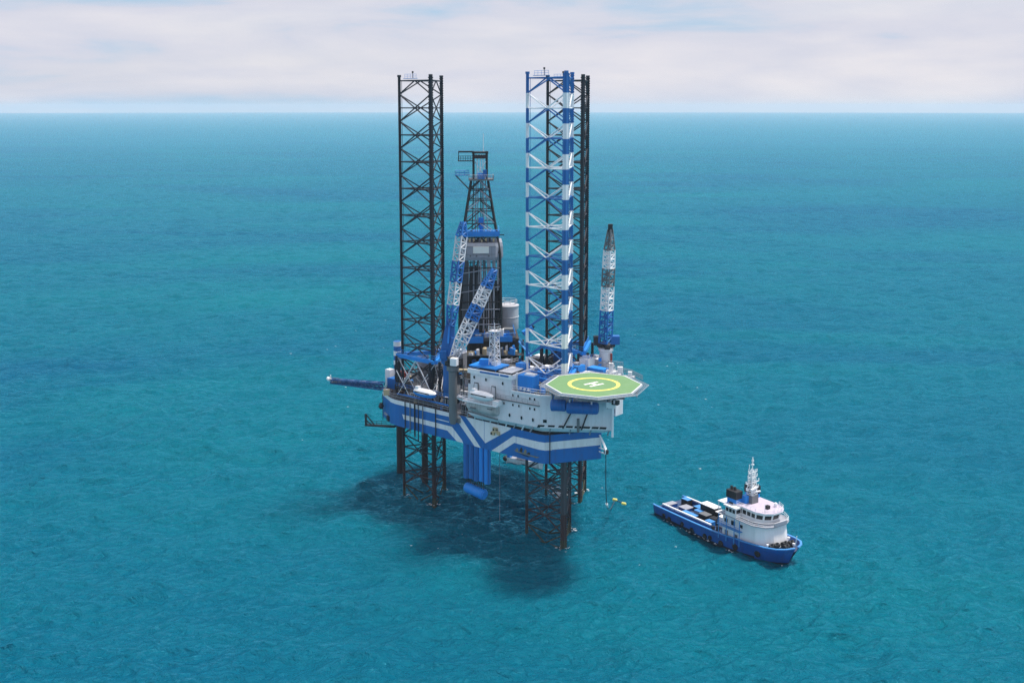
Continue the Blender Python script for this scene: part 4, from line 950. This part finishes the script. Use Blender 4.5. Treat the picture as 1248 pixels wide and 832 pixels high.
deck_cargo(7.0, -1.8, 4.4, 1.5, .7, BOATBLUE, BOATLB, 'long low blue tray along the near rail of the boat', name='cargo_tray', cat='tray', over=.1)
deck_cargo(3.2, .6, 2.6, 2.6, .6, BOATBLUE, LGREY, 'flat blue pallet under a pale grey sheet at the boat stern', name='cargo_pallet', cat='pallet', over=.1)
deck_cargo(14.6, -2.6, 2.0, 1.4, 1.5, BRIGHT, BOATLB, 'blue crate against the near crash rail below the wheelhouse', over=.05)
deck_cargo(1.0, 2.9, 2.2, 1.6, 1.5, BLACK, BOATLB, 'black crate with pale blue lid at the far stern corner of the boat', over=.05)
deck_cargo(-.4, -1.2, 1.8, 3.0, .8, BOATBLUE, LGREY, 'low blue locker across the boat stern with a grey lid', name='cargo_tray', cat='tray', over=.05)
deck_cargo(7.6, .7, 2.0, 1.5, 1.1, LGREY, BOATLB, 'pale grey bin ahead of the blue pallet at the boat stern', name='cargo_bin', cat='bin', over=.05)
deck_cargo(11.6, -2.9, 3.0, 1.0, .9, BLACK, BLACK, 'long black skid lying against the near crash rail', over=.0)
for k, (x, y) in enumerate(((16.2, -3.2), (17.0, -2.4), (12.0, -2.9))):
    c_, s_ = math.cos(HB), math.sin(HB); m = MB(); m.lathe((0, 0, 0), (0, 0, 1.0), [(0, .4), (.3, .42), (.33, .45), (.36, .42), (.66, .42), (.69, .45), (.72, .42), (1, .4)], 0, 14)
    o = m.build('drum', BLACK, smooth=True); o.location = (40.4 + x * c_ - y * s_, 256 + x * s_ + y * c_, 1.95)
    tag(o, ('black drum at the near foot of the wheelhouse block', 'black drum half hidden beside the white winch house', 'black drum alone by the near crash rail')[k], 'drum', 'black drums on the boat deck')

# ------------------------------------------------------------------ workboat moored beyond the rig
WBH = R(-40); wbt = empty('workboat', (-.6, 296.5, 0), WBH); tag(wbt, 'white workboat seen under the rig hull, black fender at its stern', 'boat')
st2 = [(0, 1.9, 1.6), (1, 2.0, 1.6), (6, 2.1, 1.7), (9, 1.7, 2.0), (11, .9, 2.3), (12.2, .05, 2.5)]
m = MB()
for sd in (-1, 1):
    for a, b in zip(st2, st2[1:]):
        p = [(a[0], sd * a[1] * .8, -.6), (b[0] - .3, sd * b[1] * .75, -.6), (b[0], sd * b[1], b[2]), (a[0], sd * a[1], a[2])]; m.face(p if sd < 0 else p[::-1], 0)
for a, b in zip(st2, st2[1:]): m.face([(a[0], -a[1], a[2] - .1), (b[0], -b[1], b[2] - .1), (b[0], b[1], b[2] - .1), (a[0], a[1], a[2] - .1)], 1)
m.face([(0, -1.52, -.6), (0, -1.9, 1.6), (0, 1.9, 1.6), (0, 1.52, -.6)], 0)
m.build('hull', [WHITE, LGREY], wbt, smooth=True)
m = MB(); m.box((5.6, 0, 2.6), (3.6, 2.8, 2.0), 0); m.box((5.6, 0, 3.65), (4.0, 3.2, .15), 0); m.build('cabin', WHITE, wbt, bevel=.1)
m = MB(); m.box((5.6, -1.42, 2.9), (3.0, .06, .7)); m.box((7.42, 0, 2.9), (.06, 2.3, .7)); m.build('window', WINDOW, wbt)
m = MB(); m.lathe((-.3, -2.2, .9), (-.3, 1.6, .9), [(0, .5), (.1, .75), (.9, .75), (1, .5)], 0, 12); m.build('stern_fender', RUBBER, wbt, smooth=True)
m = MB(); m.box((.9, -1.2, 2.0), (1.1, 1.2, 1.3)); m.build('outboard_cover', BRIGHT, wbt, bevel=.15)

# ------------------------------------------------------------------ sea
sea_m = bpy.data.materials.new('sea_water'); n, l = nt(sea_m); bs = n['Principled BSDF']
geo = n.new('ShaderNodeNewGeometry')
def mapping(rz, sc):
    m = n.new('ShaderNodeMapping'); m.inputs['Rotation'].default_value = (0, 0, rz); m.inputs['Scale'].default_value = sc
    l.new(geo.outputs['Position'], m.inputs[0]); return m
def noise(mp, scale, detail=4, rough=.55, dist=0.0, kind='FBM'):
    t = n.new('ShaderNodeTexNoise'); t.noise_type = kind
    t.inputs['Scale'].default_value = scale; t.inputs['Detail'].default_value = detail; t.inputs['Roughness'].default_value = rough; t.inputs['Distortion'].default_value = dist
    l.new(mp.outputs[0], t.inputs['Vector']); return t
def math_(op, a, b, c=None):
    m = n.new('ShaderNodeMath'); m.operation = op
    for i, x in enumerate((a, b, c)):
        if x is None: continue
        if isinstance(x, (int, float)): m.inputs[i].default_value = x
        else: l.new(x, m.inputs[i])
    return m.outputs[0]
w1 = noise(mapping(R(10), (.8, 1.15, 1)), .022, 9, .53, .4)          # long swell
w2 = noise(mapping(R(-14), (.75, 1.1, 1)), .24, 5, .56, .7)        # wind sea, about 4 m
w3 = noise(mapping(R(31), (.85, 1.1, 1)), .62, 4, .62, .6)         # chop, about 1.5 m
def sharp(o):                                                     # crests sharper than troughs
    a = math_('SUBTRACT', o, .5); b = math_('ABSOLUTE', a, 0); return math_('SUBTRACT', 1.0, math_('MULTIPLY', b, 2.0))
h = math_('MULTIPLY', w1.outputs['Fac'], 6.0)
h = math_('ADD', h, math_('MULTIPLY', sharp(w2.outputs['Fac']), .8))
h = math_('ADD', h, math_('MULTIPLY', sharp(w3.outputs['Fac']), .5))
bp = n.new('ShaderNodeBump'); bp.inputs['Strength'].default_value = 1.0; bp.inputs['Distance'].default_value = 1.0
l.new(h, bp.inputs['Height'])
# turbidity: broad patches of greener and bluer water
p1 = noise(mapping(R(8), (.6, 1.6, 1)), .0035, 6, .6, .8)
rp = n.new('ShaderNodeValToRGB'); l.new(p1.outputs['Fac'], rp.inputs[0])
rp.color_ramp.elements[0].position = .34; rp.color_ramp.elements[0].color = (.0002, .084, .160, 1)
rp.color_ramp.elements[1].position = .68; rp.color_ramp.elements[1].color = (.0003, .142, .176, 1)
n.remove(bs)
df = n.new('ShaderNodeBsdfDiffuse'); l.new(rp.outputs[0], df.inputs['Color']); l.new(bp.outputs['Normal'], df.inputs['Normal'])
gl = n.new('ShaderNodeBsdfGlossy'); gl.inputs['Roughness'].default_value = .1; gl.inputs['Color'].default_value = (.19, .78, 1, 1); l.new(bp.outputs['Normal'], gl.inputs['Normal'])
fr_ = n.new('ShaderNodeFresnel'); fr_.inputs['IOR'].default_value = 1.33; l.new(bp.outputs['Normal'], fr_.inputs['Normal'])
ms = n.new('ShaderNodeMixShader'); l.new(math_('MULTIPLY', fr_.outputs[0], 1.0), ms.inputs[0]); l.new(df.outputs[0], ms.inputs[1]); l.new(gl.outputs[0], ms.inputs[2])
l.new(ms.outputs[0], [x for x in n if x.type == 'OUTPUT_MATERIAL'][0].inputs['Surface'])
# one sheet of water out to the horizon: a polar grid, fine where waves can be told apart, with a real wind sea on it
import numpy as np
rng = np.random.default_rng(5)
HW = R(36)
th = np.concatenate([np.linspace(-HW, HW, 900), np.linspace(HW, 2 * math.pi - HW, 50)[1:-1]])
rr = [0.01, 30, 70, 100, 115]; r_ = 115.0
while r_ < 3200: r_ += .27 * (r_ / 200) ** 1.25; rr.append(r_)
rr += [3600, 4400, 5600, 7500, 10500, 14500, 18700]; rr = np.array(rr)
RRg, THg = np.meshgrid(rr, th, indexing='ij')
Xg, Yg = RRg * np.sin(THg), RRg * np.cos(THg)
step = .27 * (np.maximum(RRg, 115) / 200) ** 1.25
fade = np.clip((HW - np.abs(THg)) / R(2.5), 0, 1) * np.clip((RRg - 112) / 8, 0, 1) * np.clip((3200 - RRg) / 700, 0, 1)
Zg = np.zeros_like(Xg); DXg = np.zeros_like(Xg); DYg = np.zeros_like(Xg)
NW = 110
lam = np.exp(rng.uniform(np.log(1.25), np.log(26), NW))
wind = R(-72)                                                     # the sea runs towards the viewer, a little to the right
dirs = wind + rng.normal(0, R(34), NW)
for k in range(NW):
    kx, ky = math.cos(dirs[k]) * 2 * math.pi / lam[k], math.sin(dirs[k]) * 2 * math.pi / lam[k]
    slope = .35 * math.sqrt(2 / NW) * (1.2 if lam[k] < 7 else .6)
    amp = slope * lam[k] / (2 * math.pi) * np.clip(lam[k] / step / 2.2 - .8, 0, 1) * fade
    ph = kx * Xg + ky * Yg + rng.uniform(0, 6.283)
    Zg += amp * np.cos(ph); sn_ = amp * np.sin(ph) * .9
    DXg -= math.cos(dirs[k]) * sn_; DYg -= math.sin(dirs[k]) * sn_
nr, na = Xg.shape
co = np.stack([Xg + DXg, Yg + DYg, Zg], -1).reshape(-1, 3).astype(np.float32)
ii = np.arange((nr - 1) * na); ir, ia = ii // na, ii % na; ja = (ia + 1) % na
quads = np.stack([ir * na + ia, (ir + 1) * na + ia, (ir + 1) * na + ja, ir * na + ja], -1).astype(np.int32)[:, ::-1]
me = bpy.data.meshes.new('sea')
me.vertices.add(len(co)); me.vertices.foreach_set('co', co.ravel())
me.loops.add(quads.size); me.loops.foreach_set('vertex_index', np.ascontiguousarray(quads).ravel())
me.polygons.add(len(quads)); me.polygons.foreach_set('loop_start', np.arange(0, quads.size, 4, dtype=np.int32))
me.polygons.foreach_set('use_smooth', np.ones(len(quads), dtype=bool))
me.materials.append(sea_m); me.update(calc_edges=True); me.validate()
so = bpy.data.objects.new('sea', me); COL.objects.link(so); so['kind'] = 'structure'

# white water washing round the right leg
fo = MB()
for k in range(60):
    a = random.uniform(0, 6.283); rr = random.uniform(0, 1) ** .7
    x, y, _ = W(28.0, 31.0); x += rr * 4.2 * math.cos(a) - .5; y += rr * 5.2 * math.sin(a) + 3
    r0 = random.uniform(.25, .8); n_ = 9
    fo.face([(x + r0 * random.uniform(.6, 1.2) * 1.7 * math.cos(t), y + r0 * random.uniform(.6, 1.2) * math.sin(t), .05 + k * .002) for t in [2 * math.pi * q / n_ for q in range(n_)]])
def wash(x, y, n, sx, sy, r):
    for k in range(n):
        a = random.uniform(0, 6.283); q = random.uniform(.3, 1) ; r0 = random.uniform(.4, 1) * r
        px, py = x + math.cos(a) * q * sx, y + math.sin(a) * q * sy
        fo.face([(px + r0 * random.uniform(.5, 1.2) * 1.6 * math.cos(t), py + r0 * random.uniform(.5, 1.2) * math.sin(t), .12 + random.uniform(0, .12)) for t in [2 * math.pi * i / 8 for i in range(8)]])
for c in (LL, LN, LR_):
    for a in (209.2, 329.2, 89.2):
        x, y, _ = W(c[0] + LEG_R * math.cos(R(a)), c[1] + LEG_R * math.sin(R(a))); wash(x, y, 14, 1.7, 1.4, .26)
for k in range(48):
    t = random.uniform(-2, 38); c_, s_ = math.cos(HB), math.sin(HB); yy = -(5.3 if t < 26 else 5.3 - (t - 26) * .38) + random.uniform(-.5, .1)
    wash(40.4 + t * c_ - yy * s_, 256 + t * s_ + yy * c_, 1, .2, .2, .2)
for k in range(90):
    d_ = random.uniform(60, 420); a = R(random.uniform(-22, 22)); x, y = 150 * math.tan(a) * (d_ + 130) / 260, 165 + d_
    r0 = random.uniform(.05, .16); fo.face([(x + r0 * random.uniform(1, 2.6) * 1.6 * math.cos(t), y + r0 * random.uniform(.6, 1.3) * math.sin(t), .06) for t in [2 * math.pi * q / 7 for q in range(7)]])
fom = bpy.data.materials.new('foam'); a_, b_ = nt(fom); a_['Principled BSDF'].inputs['Base Color'].default_value = (.75, .78, .78, 1); a_['Principled BSDF'].inputs['Roughness'].default_value = .9
fob = fo.build('foam', fom); fob['kind'] = 'stuff'

# ------------------------------------------------------------------ haze
hz = MB(); hz.prism([(-19500, -19500), (19500, -19500), (19500, 19500), (-19500, 19500)], -7, 135)
hm_ = bpy.data.materials.new('haze_air'); n2, l2 = nt(hm_)
for x in list(n2):
    if x.type == 'BSDF_PRINCIPLED': n2.remove(x)
vol = n2.new('ShaderNodeVolumePrincipled'); vol.inputs['Color'].default_value = (.80, .91, 1.0, 1); vol.inputs['Density'].default_value = 6.5e-5; vol.inputs['Anisotropy'].default_value = .0
l2.new(vol.outputs[0], [x for x in n2 if x.type == 'OUTPUT_MATERIAL'][0].inputs['Volume'])
ho = hz.build('haze', hm_); ho['kind'] = 'stuff'

# ------------------------------------------------------------------ sky and sun
EL = 71.0; SX, SY = .96, .22
wd = bpy.data.worlds.new('World'); S.world = wd; wd.use_nodes = True
n, l = wd.node_tree.nodes, wd.node_tree.links
bg = n['Background']; bg.inputs['Strength'].default_value = .1
sk = n.new('ShaderNodeTexSky'); sk.sky_type = 'NISHITA'; sk.sun_disc = False
sk.sun_elevation = R(EL); sk.sun_rotation = math.atan2(SX, SY)
tc = n.new('ShaderNodeTexCoord')
def wmap(sc, loc=(0, 0, 0)):
    m = n.new('ShaderNodeMapping'); m.inputs['Scale'].default_value = sc; m.inputs['Location'].default_value = loc; l.new(tc.outputs['Generated'], m.inputs[0]); return m
def wnoise(mp, scale, detail, rough, dist):
    t = n.new('ShaderNodeTexNoise'); t.inputs['Scale'].default_value = scale; t.inputs['Detail'].default_value = detail; t.inputs['Roughness'].default_value = rough; t.inputs['Distortion'].default_value = dist
    l.new(mp.outputs[0], t.inputs['Vector']); return t
c1m = wmap((1, 1, 5.5), (8.4, 4.4, 1.7)); c1m.inputs['Rotation'].default_value = (0, 0, R(10))
c1 = wnoise(c1m, 4.2, 7, .52, .25)
cr_ = n.new('ShaderNodeValToRGB'); l.new(c1.outputs['Fac'], cr_.inputs[0]); e = cr_.color_ramp.elements
e[0].position = .36; e[0].color = (3.0, 4.0, 5.2, 1); e[1].position = .70; e[1].color = (5.5, 5.25, 5.5, 1)
mid_ = cr_.color_ramp.elements.new(.47); mid_.color = (4.4, 4.45, 5.15, 1)
c2_ = wnoise(wmap((1, 1, 5.0), (7.7, 2.2, 0)), 3.0, 6, .5, .3)
mk_ = n.new('ShaderNodeValToRGB'); l.new(c2_.outputs['Fac'], mk_.inputs[0]); mk_.color_ramp.elements[0].position = .30; mk_.color_ramp.elements[0].color = (.9, .9, .9, 1); mk_.color_ramp.elements[1].position = .46; mk_.color_ramp.elements[1].color = (.97, .97, .97, 1)
mx = n.new('ShaderNodeMix'); mx.data_type = 'RGBA'; 
sp = n.new('ShaderNodeSeparateXYZ'); l.new(tc.outputs['Generated'], sp.inputs[0])
mr = n.new('ShaderNodeMapRange'); mr.inputs['From Min'].default_value = .07; mr.inputs['From Max'].default_value = .30; mr.inputs['To Min'].default_value = 1; mr.inputs['To Max'].default_value = .70; l.new(sp.outputs['Z'], mr.inputs['Value'])
mm_ = n.new('ShaderNodeMath'); mm_.operation = 'MULTIPLY'; l.new(mk_.outputs[0], mm_.inputs[0]); l.new(mr.outputs[0], mm_.inputs[1]); l.new(mm_.outputs[0], mx.inputs['Factor']); l.new(sk.outputs[0], mx.inputs['A']); l.new(cr_.outputs[0], mx.inputs['B'])
l.new(mx.outputs['Result'], bg.inputs['Color'])
sd = bpy.data.lights.new('sun', 'SUN'); sd.energy = 3.0; sd.angle = R(10); sd.color = (1, .95, .88)
sn = bpy.data.objects.new('sun', sd); COL.objects.link(sn)
hl = math.hypot(SX, SY); ce = math.cos(R(EL))
dirv = Vector((SX / hl * ce, SY / hl * ce, math.sin(R(EL))))
sn.rotation_euler = dirv.to_track_quat('Z', 'Y').to_euler()

# ------------------------------------------------------------------ camera
cd = bpy.data.cameras.new('camera'); cam = bpy.data.objects.new('camera', cd); COL.objects.link(cam)
F = 1310.0; cd.sensor_width = 36; cd.lens = 36 * F / 1248; cd.shift_y = -126 / 1248
cam.location = (0, 0, 100); cam.rotation_euler = (math.pi / 2 - math.atan(160 / F), 0, 0)
cd.clip_start = 1; cd.clip_end = 60000
S.camera = cam
S.view_settings.view_transform = 'Standard'; S.view_settings.look = 'None'; S.view_settings.exposure = .62; S.view_settings.gamma = 1
S.render.engine = 'CYCLES'
S.cycles.use_denoising = True
S.cycles.denoiser = 'OPENIMAGEDENOISE'
S.cycles.denoising_prefilter = 'NONE'
S.cycles.volume_bounces = 1
S.cycles.max_bounces = 6
S.cycles.sample_clamp_direct = 2.5
S.cycles.sample_clamp_indirect = 4
